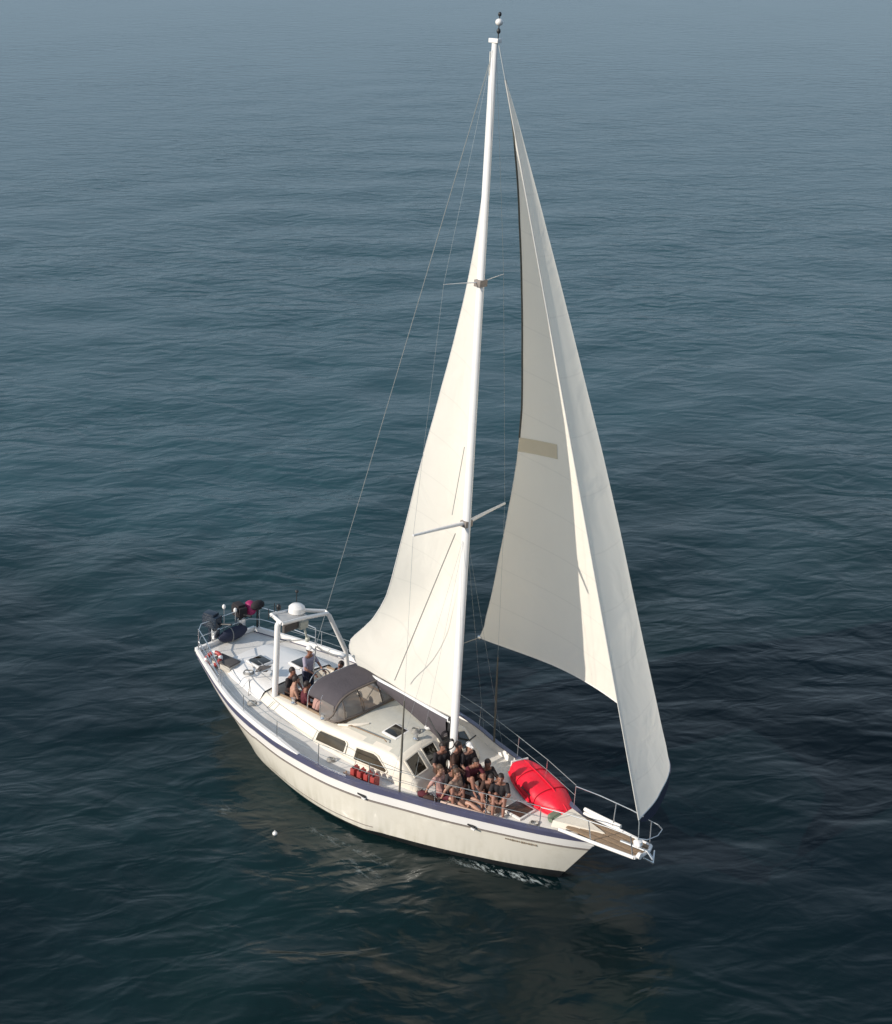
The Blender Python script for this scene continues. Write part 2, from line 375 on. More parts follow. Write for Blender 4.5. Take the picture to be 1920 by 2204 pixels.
def _stain(m):
    n = m.node_tree.nodes; l = m.node_tree.links; p = n['Principled BSDF']; src = p.inputs['Base Color'].links[0].from_socket
    tc = n.new('ShaderNodeTexCoord'); sp = n.new('ShaderNodeSeparateXYZ'); l.new(tc.outputs['Object'], sp.inputs[0])
    mp = n.new('ShaderNodeMapping'); mp.inputs['Scale'].default_value = (7, 7, .5); l.new(tc.outputs['Object'], mp.inputs[0])
    nz = n.new('ShaderNodeTexNoise'); nz.inputs['Scale'].default_value = 1; nz.inputs['Detail'].default_value = 6; l.new(mp.outputs[0], nz.inputs['Vector'])
    hgt = n.new('ShaderNodeMapRange'); hgt.inputs[1].default_value = .75; hgt.inputs[2].default_value = -.12; l.new(sp.outputs['Z'], hgt.inputs[0])
    st = n.new('ShaderNodeMapRange'); st.inputs[1].default_value = .42; st.inputs[2].default_value = .72; st.inputs[4].default_value = .55; l.new(nz.outputs[0], st.inputs[0])
    mu = n.new('ShaderNodeMath'); mu.operation = 'MULTIPLY'; l.new(hgt.outputs[0], mu.inputs[0]); l.new(st.outputs[0], mu.inputs[1])
    mx = n.new('ShaderNodeMix'); mx.data_type = 'RGBA'; mx.inputs[7].default_value = (.34, .32, .22, 1); l.new(mu.outputs[0], mx.inputs[0]); l.new(src, mx.inputs[6]); l.new(mx.outputs[2], p.inputs['Base Color'])
_stain(HULLM)
hull = shell(boot, lambda s: 1.0, 'hull', HULLM, Y, nt=14)
shell(lambda s: 0.0, boot, 'antifouling', BLACK, hull, nt=8)
# proud bands outside the hull: strip of quads between two heights with thickness
def band(name, m, parent, ztop, zbot, off, s0=0.0, s1=1.0, n=80, sides=(-1, 1), top_in=0.0, label=None):
    mb = MB()
    for sd_ in sides:
        rows = []
        for i in range(n + 1):
            s = s0 + (s1 - s0) * i / n
            xr = -7.15 + 14.1 * s
            zt_, zb_ = zr(xr) + ztop, zr(xr) + zbot
            a = hull_pt(s, min(1.0, t_of_z(s, zt_)), sd_); b = hull_pt(s, min(1.0, t_of_z(s, zb_)), sd_)
            a.z = zt_; b.z = zb_
            ai = a.copy(); bi = b.copy(); ai.y -= sd_ * 0.03; bi.y -= sd_ * 0.03
            ao = a.copy(); bo = b.copy(); ao.y += sd_ * off; bo.y += sd_ * off
            rows.append([bi, bo, bo.lerp(ao, .5), ao, ai])
        mb.grid(rows, closed=True)
        for r in (rows[0], rows[-1]): mb.add(r, [(0, 1, 2, 3, 4)])
    return mb.build(name, m, parent, label=label)
band('sheer_stripe', NAVY, hull, -0.015, -0.165, 0.014)
band('white_band', WHT, hull, -0.170, -0.40, 0.022)
band('rub_strake', GREYL, hull, -0.415, -0.455, 0.035)
band('boot_line', GREYL, hull, -1.24, -1.26, 0.008, s0=0.30, s1=0.62, sides=(-1,))
# small hawse fittings on the topside and the thin dark lettering line near the bow
mb = MB()
for s_, dz in ((0.585, -0.33), (0.80, -0.36)):
    p = hull_pt(s_, t_of_z(s_, zr(-7.15 + 14.1 * s_) + dz), -1)
    MB().box((p.x, p.y - .03, p.z), (.26, .05, .05)).build('fairlead', BLK, hull)
    MB().box((p.x + .10, p.y - .05, p.z - .05), (.12, .05, .04)).build('fairlead_lip', WHT, hull)
mb = MB()
rng = random.Random(4)
for k in range(14):
    s_ = 0.868 + k * 0.0041
    z_ = zr(-7.15 + 14.1 * s_) - 0.55 - 0.002 * k
    p = hull_pt(s_, t_of_z(s_, z_), -1)
    mb.box((p.x, p.y - .008, p.z), (0.035 + .012 * rng.random(), 0.012, 0.03 + 0.03 * rng.random()), rz=0.35)
mb.build('name_lettering', mat('brown lettering', (0.22, 0.17, 0.12), 0.6), hull)

# cap rail and raised white stern bulwark, bulwark inner face
def zdeck(x): return zr(x) - I(x, [-7.2, -3.2, -1.2, 0, 7], [0.02, 0.02, 0.24, 0.27, 0.24])
def rail(name, m, zlo, zhi, wout, win, x0, x1, sides=(-1, 1), n=90):
    mb = MB()
    for sd_ in sides:
        rows = []
        for i in range(n + 1):
            x = x0 + (x1 - x0) * i / n; b = Bf(x); z = zr(x)
            f = min(1, max(0.05, (b - 0.02) / 0.15))
            rows.append([(x, sd_ * max(0.0, b - win * f), z + zlo), (x, sd_ * (b + wout), z + zlo), (x, sd_ * (b + wout), z + zhi), (x, sd_ * max(0.0, b - win * f), z + zhi)])
        mb.grid(rows, closed=True)
        for r in (rows[0], rows[-1]): mb.add(r, [(0, 1, 2, 3)])
    return mb.build(name, m, Y)
rail('cap_rail', NAVY, -0.012, 0.018, 0.03, 0.10, -7.1, 6.9)
def sternbul():
    mb = MB()
    for sd_ in (-1, 1):
        rows = []
        for i in range(60):
            x = -7.12 + 6.0 * i / 59; b = Bf(x); z = zr(x) + 0.02; h = 0.13 * min(1, (59 - i) / 8.0) + 0.012
            rows.append([(x, sd_ * (b - .10), z), (x, sd_ * (b + .012), z), (x, sd_ * (b + .005), z + h), (x, sd_ * (b - .09), z + h)])
        mb.grid(rows, closed=True)
        for r in (rows[0], rows[-1]): mb.add(r, [(0, 1, 2, 3)])
    b = Bf(-7.12)
    mb.box((-7.18, 0, zr(-7.12) + 0.075), (0.10, 2 * b - .06, 0.13))
    mb.build('stern_bulwark', WHT, Y)
sternbul()
mb = MB()
for sd_ in (-1, 1):
    rows = []
    for i in range(81):
        x = -7.1 + 13.9 * i / 80; b = Bf(x)
        rows.append([(x, sd_ * max(0, b - .06), zr(x) - .015), (x, sd_ * max(0, b - .09), zdeck(x) - .02)])
    mb.grid(rows)
mb.build('bulwark_lining', WHT, Y)
# deck
mb = MB(); rows = []
for i in range(101):
    x = -7.12 + 13.9 * i / 100; b = max(0.01, Bf(x) - 0.075); z = zdeck(x)
    rows.append([(x, b * q / 6.0, z + 0.05 * (1 - (q / 6.0) ** 2)) for q in range(-6, 7)])
mb.grid(rows); deck = mb.build('deck', DECK, Y)
# margin boards of pale gelcoat on the deck (side walkways), joints recessed
# ---- cabin / cockpit loft
def cabin():
    # x, half width at deck, half width at roof edge, roof edge z, centre z
    st = [(-3.95, 1.42, 1.22, 1.50, 1.56), (-3.6, 1.45, 1.22, 1.56, 1.62), (-2.6, 1.50, 1.22, 1.60, 1.68), (-1.4, 1.52, 1.24, 1.62, 1.80), (-0.92, 1.50, 1.24, 1.66, 1.86),
          (0.0, 1.46, 1.24, 1.72, 1.93), (0.7, 1.40, 1.20, 1.80, 2.00), (1.15, 1.38, 1.22, 1.84, 2.04), (1.42, 1.36, 1.26, 1.80, 2.00), (1.98, 1.28, 1.18, 1.38, 1.46), (2.10, 1.24, 1.14, zdeck(2.1) - .02, zdeck(2.1) + .03)]
    fx = [p[0] for p in st]
    def at(x): return [I(x, fx, [p[k] for p in st]) for k in range(1, 5)]
    xs = [-3.95, -3.90, -3.6, -3.1, -2.6, -2.0, -1.4, -0.92, -0.9, -.5, 0, .35, .7, .95, 1.15, 1.3, 1.42, 1.6, 1.8, 1.98, 2.04, 2.10]
    rows = []
    for x in xs:
        wb, wt, ze, zc = at(x); zd = zdeck(x) - .03
        well = -3.85 < x < -0.91
        half = [(wb, zd), (wb - .01, zd + .05), (wt + .035, ze - .05), (wt, ze - .012), (wt - .04, ze)]
        if well: half += [(1.04, ze + .02), (1.0, ze - .01), (0.98, 0.95), (0.5, 0.93), (0, 0.93)]
        else: half += [(1.04 * min(1, wt / 1.1), ze + (zc - ze) * .25), (0.95 * min(1, wt / 1.1), ze + (zc - ze) * .40), (0.70, ze + (zc - ze) * .68), (0.35, ze + (zc - ze) * .92), (0, zc)]
        r = [(x, -y, z) for y, z in half] + [(x, y, z) for y, z in half[-2::-1]]
        rows.append(r)
    mb = MB(); mb.grid(rows)
    mb.add(rows[0], [tuple(range(len(rows[0])))]); 
    return mb.build('cabin', CAB, Y), at
cab, cab_at = cabin()
cab.data.materials.append(mat('roof nonskid', (0.50, 0.48, 0.42), 0.8, var=0.08, scale=5, bump=0.3, bscale=110, dirt=(0.36, 0.33, 0.27), dscale=2.2, damt=0.4))
for f_ in cab.data.polygons:
    c_ = f_.center
    if f_.normal.z > 0.93 and -0.8 < c_.x < 1.3 and abs(c_.y) < 1.12 and c_.z > 1.6: f_.material_index = 1
from mathutils.bvhtree import BVHTree
_dg = bpy.context.evaluated_depsgraph_get(); _dg.update()
_bvh = BVHTree.FromObject(cab, _dg)
def window(corners, glass=GLASSB, parent=cab, fw=0.045, side=None):
    """corners: (x, z) seen from the side, or (x, y) seen from above"""
    hits = []
    for a_, b_ in corners:
        if side: h = _bvh.ray_cast(Vector((a_, side * 5, b_)), Vector((0, -side, 0)))[0]
        else: h = _bvh.ray_cast(Vector((a_, b_, 5)), Vector((0, 0, -1)))[0]
        hits.append(h)
    n = len(hits); cen = sum(hits, Vector()) / n
    nr = Vector()
    for i in range(n): nr += (hits[i] - cen).cross(hits[(i + 1) % n] - cen)
    nr.normalize()
    if nr.dot(Vector((0, side, 0)) if side else Vector((0, 0, 1))) < 0: nr = -nr
    dev = max((h - cen).dot(nr) for h in hits)
    flat = [h - nr * ((h - cen).dot(nr) - dev) for h in hits]
    ins = [p + nr * .004 for p in flat]; hi = [p + nr * .030 for p in flat]
    grow = [p + (p - cen).normalized() * fw for p in flat]
    gh = [p + nr * .030 for p in grow]; gl_ = [p - nr * .05 for p in grow]
    fr = MB().grid([ins, hi, gh, gl_], closed=True).build('window_frame', CAB, parent)
    MB().add([p + nr * .016 for p in flat], [tuple(range(n))]).build('window_glass', glass, fr, smooth=False)
    return fr
for sd_ in (-1, 1):
    window([(-1.50, 1.18), (-1.48, 1.36), (-1.42, 1.44), (-.52, 1.52), (-.45, 1.48), (-.45, 1.24)], side=sd_)
    window([(-.08, 1.22), (-.06, 1.53), (.52, 1.60), (.66, 1.58), (1.06, 1.36), (1.02, 1.30)], side=sd_)
for (ya, yb_) in ((-1.13, -0.70), (-0.53, -0.12), (.10, .51), (.68, 1.10)):
    window([(1.50, ya), (1.86, ya), (1.86, yb_), (1.50, yb_)], GLASS)
# hatches: frame + lid + smoked pane
def hatch(x, y, z, sx, sy, rz=0.0, tilt=0.0, pane=GLASS, hx=0.0):
    T = Matrix.Translation((x, y, z)) @ Matrix.Rotation(rz, 4, 'Z') @ Matrix.Rotation(tilt, 4, 'X') @ Matrix.Rotation(hx, 4, 'Y')
    h = MB().box(None, (sx + .10, sy + .10, .05), M=T).build('hatch', WHT, Y)
    MB().box(None, (sx, sy, .03), M=T @ Matrix.Translation((0, 0, .027))).build('hatch_pane', pane, h)
hatch(0.52, -0.50, 1.95, 0.42, 0.42, tilt=0.10)
hatch(4.55, -0.18, zdeck(4.55) + .09, 0.52, 0.52, pane=mat('brown hatch pane', (0.07, 0.032, 0.022), 0.25))
# aft trunk cabin, low and bluish white
def trunk():
    st = [(-6.3, .95, .80, 1.30), (-6.1, 1.05, .90, 1.50), (-5.4, 1.25, 1.08, 1.54), (-4.4, 1.40, 1.2, 1.56), (-4.0, 1.45, 1.22, 1.55), (-3.93, 1.45, 1.22, 1.55)]
    mb = MB(); rows = []
    for x, wb, wt, zt in st:
        zd = zdeck(x) - .02
        half = [(wb, zd), (wt + .06, zt - .04), (wt, zt), (wt * .6, zt + .05), (0, zt + .07)]
        rows.append([(x, -y, z) for y, z in half] + [(x, y, z) for y, z in half[-2::-1]])
    mb.grid(rows); mb.add(rows[0], [tuple(range(9))])
    return mb.build('aft_cabin', WHT, Y)
trunk()
hatch(-5.25, -0.30, 1.64, 0.46, 0.46)
hatch(-4.35, 0.55, 1.65, 0.46, 0.46)
# coaming teak trim round the cockpit
mb = MB()
pts = [(-3.82, -1.06, 1.57), (-3.0, -1.07, 1.64), (-2.0, -1.08, 1.67), (-1.3, -1.06, 1.70), (-1.0, -0.95, 1.74), (-.88, -.6, 1.84), (-.84, 0, 1.90), (-.88, .6, 1.84), (-1.0, .95, 1.74), (-1.3, 1.06, 1.70), (-2.0, 1.08, 1.67), (-3.0, 1.07, 1.64), (-3.82, 1.06, 1.57)]
MB().tube(pts, 0.035, 8).build('coaming_trim', TEAK, Y)
# cockpit seats and sole
MB().box((-2.4, -0.72, 1.22), (2.8, 0.50, 0.10)).build('cockpit_seat', COCK, Y)
MB().box((-2.4, 0.72, 1.22), (2.8, 0.50, 0.10)).build('cockpit_seat', COCK, Y)
for k in range(6):
    MB().box((-2.4, -0.375 + .15 * k, 0.955), (2.85, 0.135, 0.03)).build('sole_plank', COCK, Y)
# steering pedestal and wheel
ped = MB().tube([(-2.95, .05, .95), (-2.95, .05, 1.75)], [.10, .07], 12).ball((-2.95, .05, 1.80), (.11, .11, .07)).build('steering_pedestal', WHT, Y)
mb = MB(); mb.tube([(-3.05, .05 + .42 * math.cos(a), 1.72 + .42 * math.sin(a)) for a in np.linspace(0, 2 * math.pi, 33)], .016, 8, caps=False)
wh = mb.build('steering_wheel', STEEL, ped)
mb = MB()
for a in np.linspace(0, 2 * math.pi, 7)[:-1]: mb.tube([(-3.05, .05, 1.72), (-3.05, .05 + .42 * math.cos(a), 1.72 + .42 * math.sin(a))], .009, 6)
mb.build('wheel_spokes', STEEL, ped)

# ---- dodger
def dodger():
    # canvas top arched between the side frames, sloping clear front panel
    rows = []
    for i in range(13):
        x = -2.25 + 1.10 * i / 12
        rows.append([(x, 1.12 * math.sin(a), 2.36 + .16 * (math.cos(a)) ** .8 - .06 * abs(i / 12 - .4) - (0.22 * (abs(math.sin(a)) ** 6))) for a in np.linspace(-math.pi / 2, math.pi / 2, 21)])
    mb = MB().grid(rows)
    top = mb.build('dodger_canvas', CANV, Y); md = top.modifiers.new('t', 'SOLIDIFY'); md.thickness = .02
    # windscreen of panels, each its own part: bottom follows the coaming, top the canvas front edge
    def scr(u, w):
        a = -math.pi / 2 + math.pi * u
        topp = Vector((-1.15, 1.12 * math.sin(a), 2.36 + .16 * max(0, math.cos(a)) ** .8 - .036 - .22 * abs(math.sin(a)) ** 6))
        bot = Vector((-1.45 + .65 * max(0, math.cos(a)) ** .55, 1.16 * math.sin(a), 1.70 + .20 * math.cos(a)))
        p = topp.lerp(bot, w); p.x += .05 * math.sin(w * math.pi); return p
    us = [0.0, .2, .4, .6, .8, 1.0]
    for k in range(5):
        g = 0.012; rows = []
        for i in range(7):
            u = us[k] + g + (us[k + 1] - us[k] - 2 * g) * i / 6
            rows.append([scr(u, .06 + .86 * j / 6) for j in range(7)])
        MB().grid(rows).build('dodger_window', VINYL, Y)
    mb = MB()
    for u in us: mb.tube([scr(u, w) for w in np.linspace(0, 1, 7)], .022, 8)
    mb.tube([scr(u, 0.02) for u in np.linspace(0, 1, 25)], .03, 8); mb.tube([scr(u, .97) for u in np.linspace(0, 1, 25)], .03, 8)
    mb.build('dodger_seam', mat('taupe canvas', (0.13, 0.105, 0.09), 0.85, var=.2), Y)
    # side curtains
    for sd_ in (-1, 1):
        MB().grid([[(-1.72 + .50 * i / 6, sd_ * (1.12 + .03 * w), 2.2 * (1 - w) + 1.68 * w) for w in np.linspace(0, 1, 5)] for i in range(7)]).build('dodger_curtain', VINYL, Y)
    mb = MB()
    for x in (-2.25, -1.75):
        mb.tube([(x + (0 if t_ > .0 else 0), 1.13 * math.sin(a), 1.7 + .79 * max(0, math.cos(a)) ** .35) for t_, a in [(1, a) for a in np.linspace(-math.pi / 2, math.pi / 2, 25)]], .014, 8)
    mb.build('dodger_frame', STEEL, Y)
dodger()
MB().tube([(-2.60, -.55, 3.28), (-2.6, -.30, 3.05), (-2.6, .1, 2.78), (-2.6, .42, 2.62)], .028, 8).ball((-2.6, .46, 2.62), (.10, .13, .06)).build('grab_rail', WHT, Y)
MB().tube([(-2.60, -.55, 3.28), (-2.62, -.60, 2.5)], .016, 8).build('grab_rail_post', STEEL, Y)
# light sand-coloured chart box seen through the clear panel
MB().box((-1.25, -0.55, 1.80), (.35, .42, .26)).build('companionway_box', CAB, Y)

# ---- radar arch
def P3(*a): return Vector(a)
mb = MB()
mb.tube([(-3.42, -1.08, 3.81), (-3.42, -.2, 3.72), (-3.52, .72, 3.52), (-3.66, .72, 3.54), (-3.95, -.2, 3.76), (-3.95, -1.0, 3.86), (-3.42, -1.08, 3.81)], .055, 10)
arch = mb.build('radar_arch', WHT, Y)
MB().tube([(-3.55, -1.18, 1.45), (-3.55, -1.14, 2.6), (-3.55, -1.12, 3.72), (-3.55, -1.06, 3.82)], [.088, .085, .083, .075], 12).build('arch_leg', WHT, arch)
MB().tube([(-3.55, 1.62, 1.45), (-3.55, 1.52, 2.05), (-3.55, .82, 3.40), (-3.55, .72, 3.50)], [.07, .07, .065, .06], 12).build('arch_leg', WHT, arch)
MB().box(None, (.50, .95, .035), M=Matrix.Translation((-3.68, -.60, 3.80)) @ Matrix.Rotation(-.11, 4, 'X')).build('arch_shelf', mat('grey arch shelf', (.42, .41, .40), .5), arch)
dome = MB().tube([(-3.72, -.28, 3.78), (-3.72, -.28, 3.82), (-3.72, -.28, 3.96), (-3.72, -.28, 4.02), (-3.72, -.28, 4.05)], [.20, .24, .23, .17, .03], 20).build('radar_dome', WHT, arch)
MB().tube([(-4.0, -.85, 3.8), (-4.0, -.85, 4.15)], .012, 6).build('arch_aerial', BLK, arch)
MB().tube([(-3.9, -1.15, 3.8), (-3.9, -1.15, 4.1)], .010, 6).build('arch_aerial', BLK, arch)
MB().tube([(-4.1, .05, 3.7), (-4.1, .05, 4.2)], .012, 6).ball((-4.1, .05, 4.2), .05).build('arch_aerial', BLK, arch)
MB().tube([(-4.0, -.7, 3.8), (-4.0, -.7, 3.95)], .012, 6).ball((-4.0, -.70, 3.98), (.07, .07, .10)).build('arch_horn', BLK, arch)
mb = MB()
mb.box((-3.6, -.15, 3.42), (.16, .30, .22)); mb.tube([(-3.6, -.1, 3.35), (-3.55, -.05, 3.05), (-3.55, .0, 2.95)], .03, 8); mb.ball((-3.55, 0.0, 2.93), (.07, .07, .09))
mb.build('deck_lamp', mat('aged white plastic', (.42, .42, .36), .5, dirt=(.2, .2, .15), dscale=6), arch)
MB().box((-3.65, -.55, 3.46), (.10, .55, .22)).build('speaker_box', DGREY, arch)
mb = MB(); mb.tube([(-3.6, -1.0, 3.15), (-3.5, -.2, 3.0)], .018, 8)
mb.build('arch_brace', STEEL, arch)

# ---- mast and rigging
M0 = Vector((2.13, 0, 1.12)); M1 = Vector((1.86, 0, 19.35))
def mast(z): return M0.lerp(M1, (z - M0.z) / (M1.z - M0.z))
def oval(z, r, ry, n=20): 
    c = mast(z); return [(c.x + r * math.cos(a), c.y + ry * math.sin(a), c.z) for a in np.linspace(0, 2 * math.pi, n + 1)[:-1]]
rows = [oval(z, .120 - .045 * max(0, (z - 8) / 11.4), .082 - .028 * max(0, (z - 8) / 11.4)) for z in np.linspace(1.12, 19.35, 40)]
mb = MB().grid(rows, closed=True); mb.add(rows[-1], [tuple(range(20))])
MAST = mb.build('mast', ALU, Y)
mb = MB(); c = mast(19.35)
mb.box((c.x + .0, 0, c.z + .04), (.26, .14, .09)); mb.build('masthead_cap', WHT, MAST)
mb = MB(); mb.tube([(c.x + .08, 0, c.z + .08), (c.x + .08, 0, c.z + .62)], .012, 6); mb.ball((c.x + .08, 0, c.z + .24), (.045, .045, .06)); mb.ball((c.x + .08, 0, c.z + .58), (.04, .04, .05)); mb.build('masthead_aerial', BLK, MAST)
MB().ball((c.x + .08, 0, c.z + .42), (.085, .085, .075)).build('masthead_light', WHT, MAST)
mb = MB()
for z, h, w in ((8.28, 1.66, .05), (14.17, 1.03, .013)):
    for sd_ in (-1, 1):
        c = mast(z); MB().tube([(c.x, sd_ * .05, z), (c.x - .10, sd_ * h * .5, z + .02), (c.x - .2, sd_ * h, z + .03)], [w, w * .8, w * .6], 10).build('spreader', ALU, MAST)
    MB().box((mast(z).x, 0, z - .02), (.20, .26, .16)).build('spreader_bracket', GREYL, MAST)
def ch(sd_): return Vector((2.0, sd_ * 1.82, zr(2.0) + .02))
def tip(sd_, z, h): return Vector((mast(z).x - .2, sd_ * h, z + .03))
for sd_ in (-1, 1):
    top = mast(19.2) + Vector((0, sd_ * .06, 0))
    MB().tube([ch(sd_), tip(sd_, 8.28, 1.66), tip(sd_, 14.17, 1.03), top], .0032, 6).build('cap_shroud', WIRE, Y)
    MB().tube([ch(sd_) + Vector((-.35, 0, 0)), mast(8.1)], .003, 6).build('lower_shroud', WIRE, Y)
    MB().tube([ch(sd_) + Vector((.35, -.05 * sd_, 0)), mast(8.1)], .003, 6).build('lower_shroud', WIRE, Y)
    cv = ch(sd_).lerp(tip(sd_, 8.28, 1.66), .37)
    MB().tube([ch(sd_), ch(sd_).lerp(cv, .5), cv], [.026, .028, .016], 8).build('shroud_cover', mat('olive shroud cover', (.11, .10, .08), .7), Y)
MB().tube([Vector((-4.92, 1.55, 1.5)), mast(19.3)], .010, 6).build('backstay', WIRE, Y)
TACK = Vector((7.91, 0, 2.45)); HEAD = Vector((2.05, 0, 19.1))
MB().tube([Vector((7.99, 0, 1.98)), Vector((7.93, 0, 2.66)), HEAD, Vector((1.98, 0, 19.3))], .014, 8).build('forestay', WIRE, Y)
MB().tube([(7.98, 0, 2.02), (7.975, 0, 2.08), (7.96, 0, 2.16), (7.955, 0, 2.2)], [.05, .11, .11, .05], 14).build('furler_drum', WHT, Y)
# mast-foot gear: winches, coiled lines, vang
def winch(x, y, z, par=Y):
    w = MB().tube([(x, y, z), (x, y, z + .03), (x, y, z + .06), (x, y, z + .13), (x, y, z + .15)], [.08, .08, .05, .06, .075], 14).build('winch', STEEL, par)
for q in ((2.02, -.20, 2.0), (2.05, .2, 2.0)): pass
winch(2.30, -.16, 1.9, MAST); winch(1.2, -.45, 2.02); winch(1.2, .45, 2.02)
winch(-1.6, -1.14, 1.66); winch(-2.8, -1.14, 1.63); winch(-1.6, 1.14, 1.66); winch(-2.8, 1.14, 1.63)
def coil(x, y, z, r, nrm, m=ROPE, parent=Y, n=3):
    mb = MB(); nrm = Vector(nrm).normalized(); a = nrm.orthogonal().normalized(); b = nrm.cross(a)
    for k in range(n):
        rr = r * (1 - .12 * k)
        mb.tube([Vector((x, y, z)) + (a * math.cos(t) + b * math.sin(t)) * rr + nrm * (.02 * k + .012 * math.sin(3 * t)) for t in np.linspace(0, 2 * math.pi, 25)], .012, 6, caps=False)
    return mb.build('rope_coil', m, parent)
for (x, y, z, r) in ((2.28, -.12, 1.75, .16), (2.22, -.26, 2.25, .15), (1.95, .22, 2.2, .16), (2.27, .14, 1.6, .17), (1.93, -.16, 2.35, .12)):
    coil(x, y, z, r, (1, .3 * y, .1), C_BLACK if z > 1.9 else ROPE, MAST)
coil(0.95, -.2, 2.06, .13, (0, 0, 1)); coil(1.1, .15, 2.08, .11, (0, .1, 1), C_WHITE)
mb = MB()
mb.tube([mast(1.75) + Vector((-.12, 0, 0)), (1.2, .02, 2.50)], .045, 8); mb.box((1.98, 0, 2.55), (.12, .12, .55))
mb.build('boom_vang', BLK, Y)
mb = MB()
for k, (y, l_) in enumerate(((-.5, .45), (.3, .5), (.9, .4))): mb.tube([(2.0 + .1 * k, y * .2, 1.95), (2.1, y, 1.96 + .02 * k)], .02, 6)
mb.build('pin_rail', BLK, MAST)

# ---- boom with dark canvas pocket
BE = Vector((-2.05, .60, 2.36)); BG = Vector((2.0, 0, 2.72))
boom = MB().tube([BG, BG.lerp(BE, .5), BE], [.07, .075, .065], 12).build('boom', ALU, Y)
MB().ball(BE, (.10, .07, .08)).build('boom_end_cap', WHT, boom)
rows = []
for i in range(31):
    s_ = i / 30; p = BG.lerp(BE, .03 + .93 * s_)
    dr = (.70 * (1 - s_) ** 1.4 + .10) * min(1.0, .55 + 5 * s_); w = .10 + .02 * math.sin(9 * s_)
    rows.append([(p.x, p.y - w * .8, p.z + .05), (p.x, p.y - w * 1.1, p.z - .03), (p.x, p.y - w * .8 , p.z - dr * .6 + .02 * math.sin(14 * s_)), (p.x, p.y, p.z - dr), (p.x, p.y + w * .8, p.z - dr * .6), (p.x, p.y + w * 1.1, p.z - .03), (p.x, p.y + w * .8, p.z + .05)])
mb = MB().grid(rows); mb.build('boom_cover', CANV, boom)
MB().tube([(-1.2, .48, 2.36), (-1.3, .2, 1.9)], .012, 6).build('mainsheet', ROPE, boom)

# ---- mainsail
MT = [(0, 4.1, -0.4, 8.5), (0.01, 4.217, -0.317, 7.0), (0.02, 4.36, -0.233, 6.0), (0.03, 4.45, -0.15, 8.0), (0.045, 4.375, -0.135, 12.5), (0.06, 4.303, -0.12, 15.8), (0.08, 4.214, -0.08, 18.3), (0.1, 4.125, -0.04, 20.0), (0.13, 3.992, 0.0, 21.0), (0.16, 3.858, 0.0, 21.5), (0.2, 3.68, 0.0, 22.2), (0.24, 3.502, 0.0, 23.0), (0.32, 3.146, 0.0, 24.5), (0.4, 2.79, 0.0, 27.0), (0.5, 2.345, 0.0, 31.2), (0.6, 1.9, 0.0, 36.7), (0.7, 1.455, 0.0, 43.0), (0.8, 1.01, 0.0, 49.5), (0.9, 0.565, 0.0, 53.0), (1, 0.12, 0.0, 50)]
mv = [r[0] for r in MT]
def main_pt(v, s, off=0.0):
    zl = 2.85 + v * 16.3
    c = I(v, mv, [r[1] for r in MT]); dz = I(v, mv, [r[2] for r in MT]); t = math.radians(I(v, mv, [r[3] for r in MT]))
    L = mast(zl) + Vector((-.12, 0, 0))
    d = Vector((-math.cos(t), math.sin(t), 0)); nn = Vector((math.sin(t), math.cos(t), 0))
    cam_ = c * I(v, [0, .04, .12, .5, .9, 1], [.015, .05, .10, .11, .08, .05])
    sh = 4 * s * (1 - s) * (1.15 - .35 * s)
    # soft hook of the lower leech
    q_ = max(0, s - .50) / .50; hook = .42 * c * math.exp(-((v - .11) / .085) ** 2) * q_ ** 1.3 * (1 - q_)
    # soft fold running from the clew up to the mast
    sc_ = I(v, [0, .03, .06, .10, .17, .24, .32, .40], [1.15, 1.0, .84, .62, .34, .18, .04, -.15])
    hook += .52 * (1 / (1 + math.exp(-(s - sc_) / .045))) * (1 - s) ** .8 * min(1, c / 3.5) * max(0, 1 - max(0, v - .22) / .2)
    foot = -.10 * math.sin(math.pi * s) * max(0, 1 - v / .04)
    return L + d * (c * s) + nn * (cam_ * sh + hook + off) + Vector((0, 0, dz * s + foot))
vs_ = np.concatenate([np.linspace(0, .40, 70)[:-1], np.linspace(.40, 1, 60)])
rows = [[main_pt(v, s) for s in np.linspace(0, 1, 61)] for v in vs_]
MS = MB().grid(rows).build('mainsail', SAILM, Y)
MB().tube([main_pt(v, 1.0) for v in vs_], .012, 6).build('leech_tape', C_WHITE, MS)
MB().tube([main_pt(0, s) for s in np.linspace(0, 1, 20)], .014, 6).build('foot_rope', ROPE, MS)
MB().tube([main_pt(v, 0.0) + Vector((.02, 0, 0)) for v in np.linspace(0, .97, 30)], .02, 6).build('luff_track', ALU, MS)
# lazy jack line down the starboard side of the sail
MB().tube([mast(7.95) + Vector((-.22, -.14, 0)), (.02, -.12, 3.15)], .016, 6).build('lazy_jack', ROPE, Y)
MB().tube([mast(10.2) + Vector((-.12, -.1, 0)), mast(8.4) + Vector((-.35, -.15, 0))], .010, 6).build('lazy_jack_bridle', ROPE, Y)

